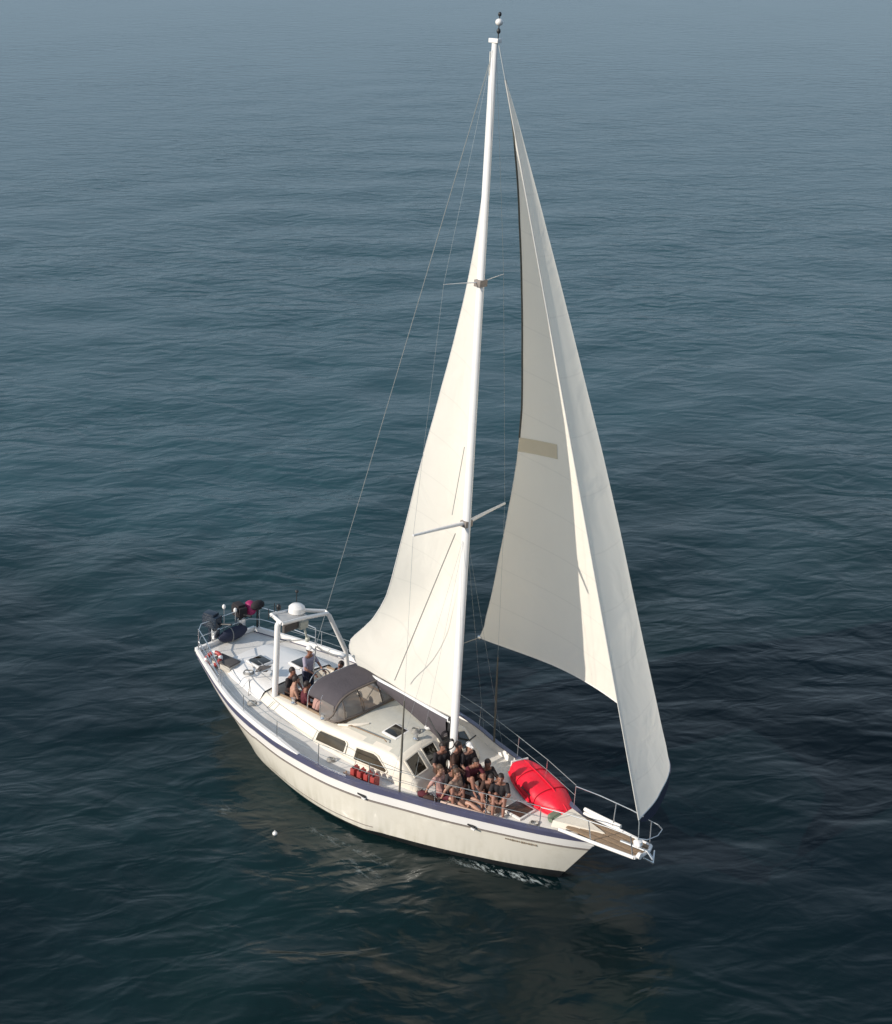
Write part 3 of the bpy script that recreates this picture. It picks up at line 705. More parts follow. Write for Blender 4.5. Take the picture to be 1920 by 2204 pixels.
# ---- genoa
SEC = [(0, 0), (-.25, .95), (-1.06, 2.2), (-3.1, 2.9), (-5.4, 2.9), (-7.9, 2.1)]
secx = []
for i in range(len(SEC) - 1):
    p0 = SEC[max(0, i - 1)]; p1 = SEC[i]; p2 = SEC[i + 1]; p3 = SEC[min(len(SEC) - 1, i + 2)]
    for k in range(12):
        t = k / 12.0
        secx.append(tuple(.5 * ((2 * p1[a]) + (-p0[a] + p2[a]) * t + (2 * p0[a] - 5 * p1[a] + 4 * p2[a] - p3[a]) * t * t + (-p0[a] + 3 * p1[a] - 3 * p2[a] + p3[a]) * t ** 3) for a in (0, 1)))
secx.append(SEC[-1])
GV = [0, .03, .06, .1, .2, .3, .4, .5, .6, .7, .8, .9, .96, 1]; GT = [-6.2, -7.2, -7.6, -8.5, -10.5, -13, -16, -18.5, -20, -22, -24.5, -29, -34, -36]
T0 = Vector((7.91, 0, 2.72))
def gen_pt(v, k):
    L = T0 + (HEAD - T0) * (.97 * v); t = math.radians(I(v, GV, GT)); s = 1 - v * .992
    f = k / (len(secx) - 1.0); x, y = secx[k]; x *= s; y *= s
    dz = .78 * (1 - v) ** 5 * f ** .9 
    return L + Vector((x * math.cos(t) - y * math.sin(t), x * math.sin(t) + y * math.cos(t), dz))
gvs = np.concatenate([np.linspace(0, .1, 14)[:-1], np.linspace(.1, 1, 90)])
NK = len(secx)
GS = MB().grid([[gen_pt(v, k) for k in range(NK)] for v in gvs]).build('genoa', SAILG, Y)
MB().tube([gen_pt(v, NK - 1) for v in gvs if v > .44], .026, 6).build('leech_line', mat('dark leech tape', (.06, .065, .06), .8), GS)
MB().tube([gen_pt(v, NK - 1) for v in gvs if v < .48], .010, 6).build('leech_tape', C_WHITE, GS)
MB().tube([gen_pt(0, k) for k in range(NK)], .014, 6).build('foot_rope', C_WHITE, GS)
MB().tube([gen_pt(v, 0) for v in gvs], .017, 6).build('luff_tape', mat('grey luff tape', (.50, .49, .46), .8), GS)
rows = []
def gpat(v, kf):
    i = int(kf); a = gen_pt(v, i); b = gen_pt(v, min(NK - 1, i + 1)); return a.lerp(b, kf - i)
for v in np.linspace(.418, .444, 5):
    rows.append([gpat(v + .010 * q, NK - 1.2 - 9.8 * q) + Vector((-.012, -.012, 0)) for q in np.linspace(0, 1, 16)])
MB().grid(rows).build('sail_patch', OLIVE, GS)
MB().grid([[gen_pt(0, k) + Vector((.03, .02, -.01 - (.38 * math.sin(math.pi * k / 26.0) ** .8 if 0 < k < 26 else 0) * w)) for w in (0, .5, 1)] for k in range(27)]).build('foot_shade_strip', C_NAVY, GS)  # added dark strip standing in for the sail's shadow and reflection beyond the foot
MB().ball(gen_pt(0, NK - 1), (.08, .05, .06)).build('clew_ring', STEEL, GS)
cl = gen_pt(0, NK - 1)
MB().tube([cl, (-2.6, 2.42, 1.5)], .012, 6).build('genoa_sheet', ROPE, Y)

# ---- bow platform, pulpit, lifelines, stern rail
plat = MB()
for sd_ in (-1, 1):
    plat.tube([(6.05, sd_ * .50, 1.74), (7.0, sd_ * .44, 1.84), (8.12, sd_ * .34, 1.95)], .045, 10)
plat.tube([(8.12, -.34, 1.95), (8.20, -.15, 1.955), (8.20, .15, 1.955), (8.12, .34, 1.95)], .045, 10)
PL = plat.build('bow_platform', WHT, Y)
for k in range(4):
    y = -.27 + .18 * k
    q = Matrix.Translation((7.15, y * .96, 1.855)) @ Matrix.Rotation(-.0985, 4, 'Y')
    MB().box(None, (2.05, .145, .035), M=q).build('platform_plank', TEAK, PL)
mb = MB()
mb.tube([(7.5, .0, 1.93), (8.25, .0, 2.03), (8.42, 0, 1.90)], .035, 8); mb.tube([(8.30, -.22, 1.98), (8.42, 0, 1.80), (8.30, .22, 1.98)], [.015, .04, .015], 8)
mb.build('anchor', STEEL, Y)
mb = MB(); mb.tube([(8.16, -.24, 2.0), (8.24, -.24, 2.0)], .08, 12); mb.ball((8.05, -.08, 2.12), .06); mb.build('bow_roller', WHT, PL)
# cream forepeak wedge
mb = MB()
zf = zdeck(6) + .02
mb.add([(5.75, -.42, 1.62), (5.75, .46, 1.62), (7.05, .03, 1.80), (5.75, -.36, 1.78), (5.75, .40, 1.78), (7.0, .03, 1.885)], [(0, 1, 2), (3, 5, 4), (0, 3, 4, 1), (1, 4, 5, 2), (2, 5, 3, 0)])
mb.build('anchor_locker', CAB, Y, smooth=False)
wl_ = MB().box((5.45, .15, zdeck(5.45) + .12), (.30, .24, .14)).tube([(5.45, -.06, zdeck(5.45) + .14), (5.45, .38, zdeck(5.45) + .14)], .07, 12).build('windlass', mat('green grey windlass', (.14, .18, .13), .5), Y)
for x, y in ((5.9, -.26), (6.25, .08)): MB().tube([(x, y, zdeck(x)), (x, y, zdeck(x) + .22)], [.05, .045], 10).build('mooring_bitt', GREYL, Y)
def railpt(x, sd_, h): return Vector((x, sd_ * (Bf(x) - .04), zr(x) + h))
pul = MB()
for sd_ in (-1, 1):
    pul.tube([railpt(5.6, sd_, .60), (6.4, sd_ * .60, 2.37), (7.4, sd_ * .50, 2.50), (8.2, sd_ * .40, 2.55)], .014, 8)
    pul.tube([railpt(5.6, sd_, .60), railpt(5.6, sd_, 0)], .012, 8)
    pul.tube([(6.9, sd_ * .55, 2.44), (6.95, sd_ * .44, 1.86)], .016, 8); pul.tube([(8.0, sd_ * .42, 2.54), (8.08, sd_ * .34, 1.96)], .016, 8)
pul.tube([(8.2, -.40, 2.55), (8.38, -.30, 2.56), (8.46, 0, 2.57), (8.38, .30, 2.56), (8.2, .40, 2.55)], .014, 8)
pul.build('pulpit', STEEL, Y)
MB().tube([(6.0, .58, 1.80), (6.6, .50, 1.88), (7.15, .47, 1.93)], .05, 8).build('bow_cap_rail', WHT, Y)
xs_st = [4.3, 3.0, 1.2, -.4, -2.0, -3.6, -5.0]
for sd_ in (-1, 1):
    for x in xs_st: MB().tube([railpt(x, sd_, 0), railpt(x, sd_, .64)], .012, 6).build('stanchion', STEEL, Y)
    for h, r in ((.63, .009), (.34, .007)):
        MB().tube([railpt(x, sd_, h) for x in [5.6] + xs_st + [-6.2]], r, 6).build('lifeline', WIRE, Y)
pp = MB()
for h in (.85, .45):
    pts = [railpt(-5.2, -1, h * .8), railpt(-6.2, -1, h), railpt(-6.95, -1, h)] + [Vector((-7.2, y, zr(-7.15) + h)) for y in (-.9, -.3, .3, .9)] + [railpt(-6.95, 1, h), railpt(-6.2, 1, h), railpt(-5.2, 1, h * .8)]
    pp.tube(pts, .015, 8)
for x in (-5.2, -6.2, -7.0):
    for sd_ in (-1, 1): pp.tube([railpt(x, sd_, 0.02), railpt(x, sd_, .85 if x < -6 else .68)], .015, 8)
for y in (-.5, .5): pp.tube([(-7.2, y, zr(-7.15) + .05), (-7.2, y, zr(-7.15) + .85)], .015, 8)
pp.build('pushpit', STEEL, Y)
# spinnaker pole along the starboard foredeck
MB().tube([(2.95, -1.30, zdeck(3) + .13), (5.55, -.60, zdeck(5.5) + .12)], .045, 10).build('spinnaker_pole', PINKT, Y)
for a, b, w in (((3.0, -1.12), (5.5, -.47), .10), ((2.9, -1.42), (4.2, -1.10), .06)):
    pass
# handrails on the roof
mb = MB()
mb.tube([(-.7, -1.05, 1.80), (-.6, -1.05, 1.86), (.6, -1.02, 1.98), (.7, -1.02, 1.93)], .016, 8); mb.build('handrail', TEAK, Y)
MB().tube([(-.7, 1.05, 1.80), (-.6, 1.05, 1.86), (.6, 1.02, 1.98), (.7, 1.02, 1.93)], .016, 8).build('handrail', TEAK, Y)
# scroll shaped breakwater ridge on the roof by the coaming
MB().tube([(-1.05, -1.10, 1.70), (-.75, -.98, 1.76), (-.50, -.80, 1.82), (-.36, -.62, 1.86)], [.03, .06, .06, .03], 10).build('roof_ridge', CAB, Y)
# genoa tracks
for sd_ in (-1, 1): MB().tube([railpt(x, sd_, .03) + Vector((0, -sd_ * .02, 0)) for x in np.linspace(-3, .5, 8)], .014, 6).build('genoa_track', STEEL, Y)

# ------------------------------------------------------------------ things lying on the yacht
# upturned red dinghy on the port foredeck
def dinghy():
    t = thing('dinghy', 'bright red upturned dinghy lying on the port foredeck', 'dinghy', (4.58, .84, zdeck(4.6) + .05), rz=math.radians(-21))
    rows = []; L = 1.30
    for i in range(29):
        u = -1 + 2 * i / 28
        w = .54 * (1 - max(0, (u + .15) / 1.15) ** 2.0) ** .75 if u > -.15 else .54 * (1 - .38 * ((-.15 - u) / .85) ** 2)
        h = .42 * (1 - max(0, u) ** 2.4 * .72) * (1 - .25 * max(0, -u) ** 2)
        w = max(w, .015)
        row = []
        for j in range(17):
            a = math.pi * j / 16
            cy = -math.copysign(abs(math.cos(a)) ** .75, math.cos(a)); sz = math.sin(a) ** .72
            row.append((u * L, w * cy, h * sz + .014 * math.sin(7 * u + 3 * a) - .02 * math.exp(-((u - .25) / .06) ** 2) - .02 * math.exp(-((u + .46) / .06) ** 2)))
        rows.append(row)
    mb = MB().grid(rows); mb.add(rows[0], [tuple(range(17))])
    h_ = mb.build('dinghy_hull', RED, t)
    MB().tube([(-L + .15, 0, .40), (-.3, 0, .43), (.3, 0, .425), (.9, 0, .29), (L - .02, 0, .13)], .016, 8).build('keel_strip', RED, t)
    MB().tube([(r[0][0], r[0][1] - .01, .03) for r in rows], .028, 8).build('gunwale', RED, t)
    MB().tube([(r[16][0], r[16][1] + .01, .03) for r in rows], .028, 8).build('gunwale', RED, t)
    for sd_ in (-1, 1): MB().tube([(-.35, sd_ * .50, .20), (-.25, sd_ * .56, .26), (.0, sd_ * .56, .26), (.1, sd_ * .49, .20)], .014, 6).build('grab_handle', BLK, t)
    for i_ in (7, 17):
        MB().tube([(q[0], q[1] * 1.02, q[2] + .012) for q in rows[i_]], .012, 6).build('lashing_strap', mat('dark red strap', (.42, .006, .02), .7), t)
    MB().box((-L - .03, -.03, .17), (.05, .50, .30)).build('transom_board', WHT, t)
dinghy()
# jerrycans on the starboard side deck
GRC = 'red fuel cans lashed along the starboard side deck'
def can(label, x, y):
    t = thing('fuel_can', label, 'fuel can', (x, y, zdeck(x)), rz=math.radians(5), group=GRC)
    MB().box((0, 0, .17), (.13, .24, .34)).build('can_body', REDP, t)
    MB().tube([(0, -.07, .34), (0, -.07, .385)], .028, 10).build('can_cap', BLK, t)
    MB().tube([(0, -.01, .335), (0, .0, .39), (0, .08, .39), (0, .095, .335)], .014, 8).build('can_handle', REDP, t)
    return t
c0 = can('red fuel can on the starboard side deck, aftmost of its row', .42, -1.86)
for k, lb in enumerate(('second from aft in its row', 'third from aft in its row', 'foremost of its row')):
    copy_thing(c0, (.42 + .22 * (k + 1), -1.86 + .025 * (k + 1), zdeck(.5 + .2 * k)), 'red fuel can on the starboard side deck, ' + lb, rz=.09, group=GRC)
# board in front of the cans
t = thing('stowage_board', 'low wooden board holding the red cans on the side deck', 'board', (.75, -1.99, zdeck(.7)), rz=math.radians(5))
MB().box((0, 0, .13), (1.15, .03, .05)).build('upper_slat', PINKT, t); MB().box((0, 0, .035), (1.15, .03, .05)).build('lower_slat', PINKT, t)
for x in (-.5, 0, .5): MB().box((x, .03, .09), (.04, .03, .19)).build('upright', TEAK, t)
# lifebuoy and mat on the starboard quarter
t = thing('lifebuoy', 'faded red and white ring lifebuoy by the starboard stern rail', 'lifebuoy', (-6.25, -1.20, 1.62), rx=math.radians(35), rz=math.radians(12)); t.scale = (.85, .85, .85)
MB().tube([(.26 * math.cos(a), .26 * math.sin(a), 0) for a in np.linspace(0, 2 * math.pi, 33)], .075, 12, caps=False).build('ring', REDP, t)
for a0 in (0.3, 1.87, 3.44, 5.01):
    MB().tube([(.26 * math.cos(a), .26 * math.sin(a), 0) for a in np.linspace(a0, a0 + .42, 6)], .080, 12).build('white_band', C_WHITE, t)
t = thing('deck_box', 'dark grey locker box on the stern deck beside the lifebuoy', 'locker', (-5.95, -.98, zdeck(-6) + .02), rz=math.radians(8))
MB().box((0, 0, .10), (.70, .42, .20)).build('box_body', mat('cream locker', (.5, .46, .40), .6), t); MB().box((0, 0, .225), (.74, .46, .05)).build('lid', DGREY, t)
# outboards on the pushpit
def outboard(label, x, y, z, rz, cowl=DNAVY, group='outboard motors clamped to the stern rail', sc=1.0):
    t = thing('outboard_motor', label, 'outboard motor', (x, y, z), rz=rz, group=group)
    t.scale = (sc, sc, sc)
    MB().box((0, 0, .34), (.42, .26, .30)).box((-.03, 0, .50), (.30, .22, .10)).build('cowling', cowl, t)
    MB().tube([(-.02, 0, .2), (-.04, 0, -.10), (-.05, 0, -.55)], [.09, .07, .05], 10).build('shaft', DNAVY, t)
    MB().tube([(.15, 0, .28), (.34, .0, .34), (.55, .02, .38)], [.03, .022, .03], 8).build('tiller', BLK, t)
    MB().box((.10, 0, .02), (.10, .22, .22)).build('clamp', STEEL, t)
    MB().tube([(-.16, 0, -.60), (.06, 0, -.60)], [.045, .06], 8).build('gearcase', DNAVY, t)
    mb = MB()
    for a in (0, 2.09, 4.19): mb.box(None, (.015, .07, .15), M=Matrix.Translation((-.19, 0, -.60)) @ Matrix.Rotation(a, 4, 'X') @ Matrix.Translation((0, 0, .09)) @ Matrix.Rotation(.5, 4, 'Z'))
    mb.build('propeller', BLK, t)
outboard('large navy outboard motor on the starboard side of the stern rail', -7.30, -.42, 1.80, .25, sc=1.25)
outboard('small black outboard motor on the stern rail under the magenta buoy', -7.30, .62, 1.85, -.1, C_BLACK, sc=1.1)
t = thing('inflatable_buoy', 'magenta inflatable buoy tied to the port stern rail', 'buoy', (-7.22, .98, 2.24))
MB().ball((0, 0, .0), (.21, .20, .24)).build('bladder', MAGENTA, t); MB().tube([(0, 0, -.22), (0, 0, -.32)], [.05, .03], 8).build('eyelet', C_NAVY, t)
t = thing('gas_barbecue', 'black covered barbecue on a post at the port quarter', 'barbecue', (-7.05, 1.12, 1.5))
MB().tube([(0, 0, 0), (0, 0, .75)], .03, 8).build('post', BLK, t); MB().ball((0, 0, .85), (.16, .25, .15)).build('lid', C_BLACK, t)
t = thing('covered_bundle', 'dark blue canvas bundle lashed at the middle of the stern rail', 'bundle', (-7.02, .15, 1.45))
MB().ball((0, 0, .26), (.16, .55, .22)).build('canvas', C_NAVY, t); MB().tube([(.16 * math.cos(a), -.1, .26 + .225 * math.sin(a)) for a in np.linspace(0, 6.283, 20)], .012, 6, caps=False).build('lashing', ROPE, t)
for k, (x, y, lb) in enumerate(((-7.2, -.05, 'white stern lamp on a thin post beside the large outboard motor'), (-7.2, .38, 'white stern lamp on a thin post nearest the magenta buoy'))):
    t = thing('stern_lamp', lb, 'lamp', (x, y, 1.6), group='lamp posts on the stern rail')
    MB().tube([(0, 0, 0), (0, 0, .95 - .25 * k)], .012, 6).build('post', STEEL, t); MB().ball((0, 0, 1.0 - .25 * k), (.055, .055, .08)).build('lamp_head', WHT, t)
# folded chair / ropes on aft cabin
t = thing('folding_chair', 'folded grey deck chair leaning on the aft cabin by the arch', 'chair', (-4.55, -.75, 1.62), rz=.5)
for y in (-.2, .2):
    MB().tube([(-.3, y, .02), (.3, y, .40)], .014, 6).build('leg', STEEL, t); MB().tube([(.3, y, .02), (-.25, y, .34)], .014, 6).build('leg', STEEL, t)
MB().box(None, (.36, .38, .02), M=Matrix.Translation((0, 0, .22)) @ Matrix.Rotation(-.2, 4, 'Y')).build('seat', DGREY, t)
coil(-4.9, -1.0, 1.66, .15, (0, 0, 1)); coil(-3.9, -1.7, zdeck(-4) + .06, .13, (0, 0, 1))
coil(3.1, -1.05, zdeck(3) + .06, .16, (0, 0, 1), C_TAN); coil(5.2, -.35, zdeck(5) + .06, .12, (0, 0, 1)); coil(-.6, -1.75, zdeck(-.6) + .05, .11, (0, 0, 1))
MB().tube([(-4.7, -1.15, 1.6), (-4.45, -1.35, 1.45), (-4.2, -1.62, 1.2), (-4.3, -1.85, 1.12)], .012, 6).build('loose_line', ROPE, Y)
MB().tube([(-3.4, -1.35, 1.5), (-3.55, -1.6, 1.2), (-3.3, -1.9, 1.1), (-2.6, -2.1, 1.05), (-1.8, -2.15, 1.05)], .010, 6).build('loose_line', ROPE, Y)

# ------------------------------------------------------------------ people
def remesh(mb, name, m, parent, vox):
    me = bpy.data.meshes.new(name); me.from_pydata(mb.v, [], mb.f); me.validate()
    o = bpy.data.objects.new(name, me); COL.objects.link(o)
    r = o.modifiers.new('r', 'REMESH'); r.mode = 'VOXEL'; r.voxel_size = vox
    s_ = o.modifiers.new('s', 'SMOOTH'); s_.iterations = 2; s_.factor = .5
    dg = bpy.context.evaluated_depsgraph_get(); dg.update()
    m2 = bpy.data.meshes.new_from_object(o.evaluated_get(dg)); m2.name = name
    o.modifiers.clear(); o.data = m2; m2.materials.clear(); m2.materials.append(m); m2.shade_smooth()
    if parent is not None: o.parent = parent
    return o
POSES = {
 # pelvis, chest(base of neck), head centre, [hip knee ankle toe], [shoulder elbow wrist, finger dir]
 'edge': dict(pel=(0, 0, .10), nk=(.03, 0, .62), hd=(.07, 0, .80), kn=(.44, .13, .12), an=(.46, .14, -.30), toe=(.62, .16, -.36), el=(.12, .24, .34), wr=(.36, .16, .20), fd=(1, -.2, -.25)),
 'knees': dict(pel=(0, 0, .11), nk=(-.02, 0, .63), hd=(.04, 0, .81), kn=(.40, .13, .46), an=(.58, .13, .07), toe=(.74, .15, .03), el=(.16, .25, .40), wr=(.40, .12, .40), fd=(.8, -.7, -.1)),
 'long': dict(pel=(0, 0, .11), nk=(-.14, 0, .60), hd=(-.12, 0, .79), kn=(.44, .12, .17), an=(.84, .13, .07), toe=(.90, .16, .20), el=(-.24, .27, .36), wr=(-.36, .25, .06), fd=(-.7, .3, -.1)),
 'lean': dict(pel=(0, 0, .11), nk=(.16, 0, .60), hd=(.26, 0, .76), kn=(.38, .16, .40), an=(.52, .16, .07), toe=(.68, .18, .03), el=(.34, .24, .36), wr=(.50, .10, .24), fd=(1, -.2, -.4)),
 'stand': dict(pel=(0, 0, .92), nk=(.02, 0, 1.43), hd=(.05, 0, 1.62), kn=(.05, .11, .50), an=(0, .12, .08), toe=(.17, .14, .03), el=(.16, .26, 1.16), wr=(.40, .18, 1.08), fd=(1, 0, -.2)),
}
def person(label, pose, loc, rz, skin, hair, top, bottom, cap=None, sleeves=True, group=None, sc=1.0):
    p = {k: Vector(v) for k, v in POSES[pose].items()}
    t = thing('person', label, 'person', loc, rz=rz, group=group); t.scale = (sc, sc, sc)
    b = MB(); up = (p['nk'] - p['pel']).normalized()
    chest = p['pel'].lerp(p['nk'], .72); waist = p['pel'].lerp(p['nk'], .35)
    def side(v, s): return Vector((v.x, v.y * s, v.z))
    for s in (-1, 1):
        b.cap(p['pel'] + Vector((0, .06 * s, 0)), waist + Vector((0, .045 * s, 0)), .115, .095); b.cap(waist + Vector((0, .045 * s, 0)), chest + Vector((0, .07 * s, 0)), .095, .11)
        sh = p['nk'] + Vector((0, .165 * s, -.045)); b.cap(chest + Vector((0, .07 * s, .0)), sh, .10, .055)
        b.cap(p['nk'] + Vector((0, .03 * s, -.01)), sh, .055, .05)
        el = side(p['el'], s); wr = side(p['wr'], s); b.cap(sh, el, .050, .038); b.cap(el, wr, .039, .025)
        hip = p['pel'] + Vector((0, .09 * s, -.01)); kn = side(p['kn'], s); an = side(p['an'], s); toe = side(p['toe'], s)
        b.cap(hip, kn, .092, .056); b.cap(kn, kn.lerp(an, .35), .056, .056); b.cap(kn.lerp(an, .35), an, .056, .036); heel = an + (an - toe).normalized() * .05
        b.cap(heel, toe, .036, .028)
        fd = side(p['fd'], s).normalized(); lat = fd.cross(Vector((0, 0, 1))).normalized() * s
        palm = wr + fd * .055; b.cap(wr + fd * .02, palm + lat * .012, .026, .030); b.cap(palm - lat * .02, palm + fd * .02 + lat * .02, .024, .022)
        for q, L in ((-.028, .062), (-.009, .078), (.010, .084), (.029, .074)):
            a0 = palm + fd * .03 + lat * q; a1 = a0 + fd * L * .55 + Vector((0, 0, -.006)); a2 = a1 + fd * L * .42 + Vector((0, 0, -.022)); b.cap(a0, a1, .0105, .0095, 8); b.cap(a1, a2, .0095, .008, 8)
        a0 = palm - fd * .02 + lat * .03; a1 = a0 + lat * .028 + fd * .03; b.cap(a0, a1, .014, .011, 8); b.cap(a1, a1 + fd * .03, .011, .009, 8)
    h = p['hd']; b.cap(p['nk'] - up * .03, h - Vector((0, 0, .06)), .056, .050)
    b.ball(h, (.092, .074, .112), 16, 12); b.ball(h + Vector((.035, 0, -.055)), (.055, .052, .055)); b.cap(h + Vector((.088, 0, .01)), h + Vector((.108, 0, -.022)), .012, .016, 8)
    b.ball(h + Vector((.078, 0, -.062)), (.016, .024, .010)); b.ball(h + Vector((.070, 0, .025)), (.02, .045, .012))
    for s in (-1, 1): b.ball(h + Vector((-.005, .076 * s, -.012)), (.018, .010, .030), 8, 6)
    body = remesh(b, 'body', skin, t, .0095)
    for s in (-1, 1): MB().ball(h + Vector((.080, .030 * s, .008)), .011, 8, 6).build('eye', C_BLACK, t)
    hb = MB(); hb.ball(h + Vector((-.014, 0, .022)), (.098, .086, .108), 16, 12)
    if hair is not HAIR[0] or pose in ('knees',): hb.cap(h + Vector((-.07, 0, 0)), h + Vector((-.09, 0, -.14)), .06, .035)
    # cut away the face side
    hv = MB()
    bm = bmesh.new(); me = bpy.data.meshes.new('x'); me.from_pydata(hb.v, [], hb.f); bm.from_mesh(me)
    bmesh.ops.delete(bm, geom=[f for f in bm.faces if (f.calc_center_median() - h).x > .035 and (f.calc_center_median() - h).z < .05], context='FACES')
    bm.to_mesh(me); bm.free(); me.materials.append(hair); me.shade_smooth(); ho = bpy.data.objects.new('hair', me); COL.objects.link(ho); ho.parent = t
    if cap:
        MB().ball(h + Vector((-.01, 0, .045)), (.108, .094, .095), 16, 10, zmin=0.0).tube([h + Vector((.06, -.06, .05)), h + Vector((.15, -.03, .04)), h + Vector((.15, .03, .04)), h + Vector((.06, .06, .05))], .012, 8).cap(h + Vector((.08, 0, .052)), h + Vector((.15, 0, .045)), .035, .02).build('cap', cap, t)
    def garment(name, m, segs):
        g = MB()
        for a_, c_, r0, r1 in segs: g.cap(a_, c_, r0, r1)
        remesh(g, name, m, t, .014)
    if top is not None:
        sg = []
        for s in (-1, 1):
            sh = p['nk'] + Vector((0, .165 * s, -.045)); el = side(p['el'], s)
            sg += [(p['pel'] + up * .06 + Vector((0, .055 * s, 0)), waist + Vector((0, .045 * s, 0)), .118, .108), (waist + Vector((0, .045 * s, 0)), chest + Vector((0, .07 * s, 0)), .108, .122), (chest + Vector((0, .07 * s, 0)), sh, .112, .068)]
            if sleeves: sg.append((sh, sh.lerp(el, .7), .064, .056))
        garment('shirt', top, sg)
    if bottom is not None:
        sg = []
        for s in (-1, 1):
            hip = p['pel'] + Vector((0, .09 * s, -.01)); kn = side(p['kn'], s); an = side(p['an'], s)
            sg += [(p['pel'] + Vector((0, .06 * s, 0)), p['pel'] + up * .06 + Vector((0, .055 * s, 0)), .128, .12), (hip, hip.lerp(kn, .62 if pose != 'stand' else .95), .106, .080)]
            if pose == 'stand': sg.append((kn, kn.lerp(an, .9), .075, .055))
        garment('shorts' if pose != 'stand' else 'trousers', bottom, sg)
    return t
zd = zdeck
GF = 'people gathered on the foredeck'; GC = 'people sitting in the cockpit'
PEOPLE = [
 ('person in black shirt perched beside the mast foot, nearest the cabin windows', 'edge', (2.16, -.52, 1.50), -.35, 1, 0, C_BLACK, C_BROWN, None, GF),
 ('person in dark brown shirt sitting just ahead of the mast', 'edge', (2.45, -.28, 1.55), .2, 1, 0, C_BROWN, C_BLACK, None, GF),
 ('person in black shirt and white cap at the back of the group', 'edge', (2.62, -.02, 1.50), -.2, 0, 1, C_BLACK, C_MAROON, C_WHITE, GF),
 ('bare shouldered person in black top hugging the knees in the middle of the group', 'knees', (2.86, -.75, zd(2.8) + .04), -.6, 1, 0, C_BLACK, C_BLACK, None, GF),
 ('person in maroon shirt and tan shorts sitting at the centre of the foredeck', 'lean', (2.98, -.30, zd(3) + .28), -.3, 1, 0, C_MAROON, C_BROWN, None, GF),
 ('person in black clothes leaning forward behind the group', 'knees', (3.30, -.02, zd(3.1) + .10), -.4, 2, 0, C_BLACK, C_BROWN, None, GF),
 ('person in pink top with legs stretched to the rail, outermost on the starboard side', 'long', (2.70, -.98, zd(2.7) + .04), .15, 0, 1, C_PINK, C_MAROON, None, GF),
 ('person in dark brown shirt hunched over on the forward side of the group', 'lean', (3.62, -.22, zd(3.6) + .04), -.9, 1, 0, C_BROWN, C_BLACK, None, GF),
 ('person in black shirt sitting furthest forward near the brown hatch', 'knees', (3.98, -.28, zd(4) + .04), -.9, 1, 0, C_BLACK, C_TAN, None, GF),
 ('person in tan shirt sitting low in front of the group by the pole', 'long', (3.15, -.85, zd(3.2) + .04), .12, 0, 1, C_TAN, C_BROWN, None, GF),
 ('helmsman in grey lavender shirt and white cap standing at the wheel', 'stand', (-3.52, .02, .98), .05, 1, 0, C_GREY, C_NAVY, C_WHITE, None),
 ('shirtless person with dark shorts in the cockpit corner beside the arch leg', 'edge', (-3.12, -.88, 1.34), .9, 0, 0, None, C_BROWN, None, GC),
 ('person in maroon shirt seated halfway along the starboard cockpit bench', 'edge', (-2.68, -.86, 1.34), .9, 1, 0, C_MAROON, C_BLACK, None, GC),
 ('person in pink top seated in the cockpit nearest the dodger', 'lean', (-2.22, -.88, 1.30), 1.3, 0, 1, C_PINK, C_MAROON, None, GC),
 ('person in brown shirt on the port cockpit bench facing across', 'edge', (-2.95, .82, 1.30), -1.4, 1, 0, C_BROWN, C_BLACK, None, GC),
 ('person in black shirt at the aft end of the cockpit beside the helmsman', 'edge', (-3.62, -.55, 1.30), .2, 1, 0, C_BLACK, C_BROWN, None, GC),
]
for lb, ps, loc, rz, sk, hr, tp, bt, cp, gr in PEOPLE:
    person(lb, ps, loc, rz, SKIN[sk], HAIR[hr], tp, bt, cp, group=gr)
# small soft bags and towels among the people
def bag(label, x, y, sx, sy, h, m, z=None):
    t = thing('bag', label, 'bag', (x, y, zd(x) + .03 if z is None else z), rz=.4)
    MB().ball((0, 0, h * .45), (sx, sy, h * .5), 14, 10).build('bag_body', m, t); MB().tube([(-sx * .5, 0, h * .85), (-sx * .2, 0, h * 1.25), (sx * .2, 0, h * 1.25), (sx * .5, 0, h * .85)], .012, 6).build('strap', C_BLACK, t)
bag('brown soft bag on the foredeck between the people and the pole', 2.65, -1.38, .20, .12, .22, C_BROWN)
bag('tan soft bag on the foredeck beside the brown hatch', 4.10, -.62, .18, .12, .20, C_TAN)
bag('dark maroon bag lying on the starboard deck corner by the cabin front', 2.35, -1.30, .17, .12, .20, C_MAROON)
def towel(label, x, y, rz, m):
    t = thing('towel', label, 'towel', (x, y, zd(x) + .055), rz=rz)
    MB().grid([[(-.50 + 1.0 * i / 10, -.13 + .26 * j / 5, .015 * math.sin(i * 1.3 + j)) for j in range(6)] for i in range(11)]).build('cloth', m, t)
towel('pale pink towel spread along the starboard foredeck', 3.85, -.98, .33, C_PINK)
towel('white towel spread on the deck behind the cabin-side pole end', 4.85, -.72, .38, C_WHITE)

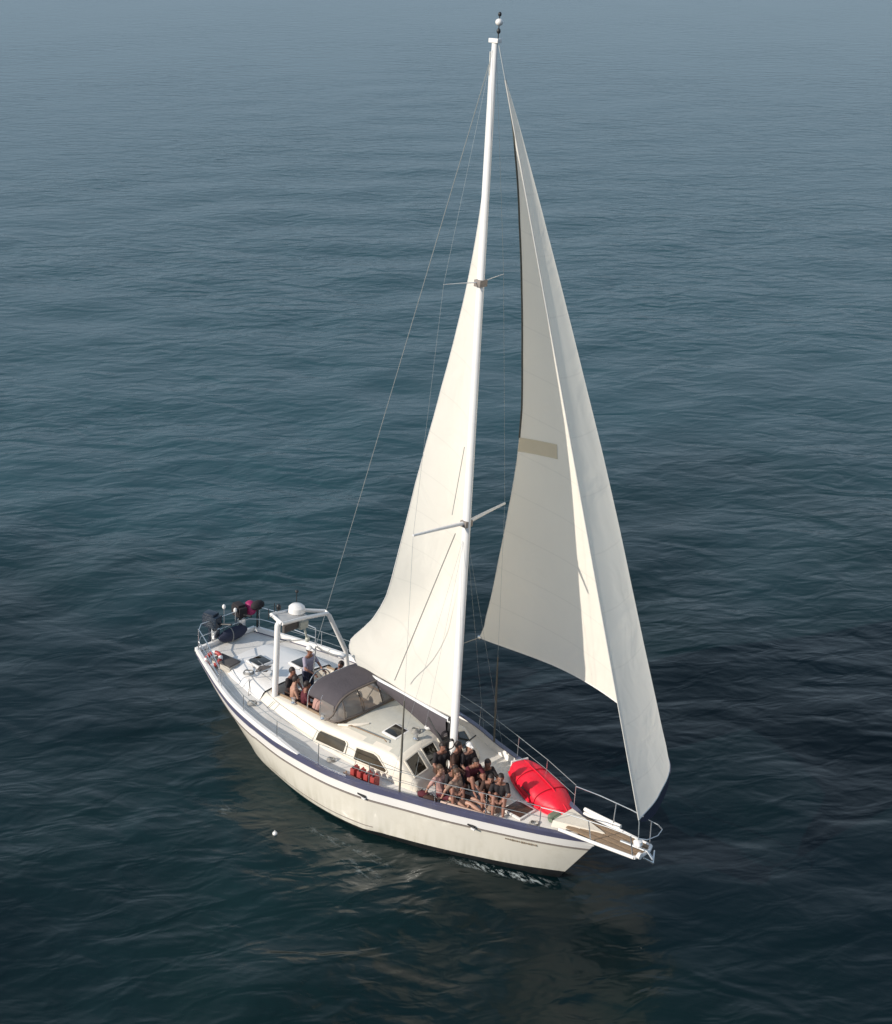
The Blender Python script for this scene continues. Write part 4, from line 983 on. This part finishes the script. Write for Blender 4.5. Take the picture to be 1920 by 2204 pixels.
# ------------------------------------------------------------------ on the water
t = thing('float', 'tiny white float bobbing off the starboard side', 'float', (-.55, -3.72, .02), onboat=False)
MB().ball((0, 0, .02), (.065, .065, .06)).build('float_ball', WHT, t); MB().tube([(0, 0, .07), (0, 0, .12)], .012, 6).build('pin', WHT, t)
FOAM = bpy.data.materials.new('foam'); FOAM.use_nodes = True
fn_ = FOAM.node_tree.nodes; fl_ = FOAM.node_tree.links; fp = fn_['Principled BSDF']; fp.inputs['Base Color'].default_value = (.50, .56, .56, 1); fp.inputs['Roughness'].default_value = .8
tc = fn_.new('ShaderNodeTexCoord'); nz = fn_.new('ShaderNodeTexNoise'); nz.inputs['Scale'].default_value = 4.5; nz.inputs['Detail'].default_value = 6; nz.inputs['Roughness'].default_value = .65
mp = fn_.new('ShaderNodeMapping'); mp.inputs['Scale'].default_value = (.7, 1.8, 1); mp.inputs['Rotation'].default_value = (0, 0, .4)
fl_.new(tc.outputs['Object'], mp.inputs[0]); fl_.new(mp.outputs[0], nz.inputs['Vector'])
at = fn_.new('ShaderNodeAttribute'); at.attribute_name = 'edge'
mr = fn_.new('ShaderNodeMapRange'); mr.inputs[1].default_value = .50; mr.inputs[2].default_value = .72
ml = fn_.new('ShaderNodeMath'); ml.operation = 'MULTIPLY'
fl_.new(nz.outputs[0], mr.inputs[0]); fl_.new(mr.outputs[0], ml.inputs[0]); fl_.new(at.outputs['Fac'], ml.inputs[1]); fl_.new(ml.outputs[0], fp.inputs['Alpha'])
WOB = bpy.data.objects['water']
_wb = BVHTree.FromObject(WOB, _dg)
def foam(name, cx, cy, lx_, ly_, rz, strength=1.0):
    mb = MB(); rows = []; N_ = 24; ed = []
    for i in range(N_ + 1):
        row = []
        for j in range(9):
            u = -1 + 2 * i / N_; w = -1 + 2 * j / 8
            x = cx + u * lx_ * math.cos(rz) - w * ly_ * math.sin(rz); y = cy + u * lx_ * math.sin(rz) + w * ly_ * math.cos(rz)
            h = _wb.ray_cast(Vector((x, y, 5)), Vector((0, 0, -1)))[0]
            row.append((x, y, (h.z if h else 0) + .006)); ed.append(strength * max(0, 1 - u * u) * max(0, 1 - w * w))
        rows.append(row)
    o = mb.grid(rows).build(name, FOAM, None, kind='stuff')
    at_ = o.data.attributes.new('edge', 'FLOAT', 'POINT'); at_.data.foreach_set('value', ed)
foam('bow_foam', 4.75, -.88, 1.45, .17, .46, 1.7)
foam('foam', 1.2, -2.75, 1.5, .14, .14, .45)
foam('foam', 2.05, -3.15, .7, .20, .1, .45)
foam('foam', -2.35, -3.9, .40, .30, .3, .25)
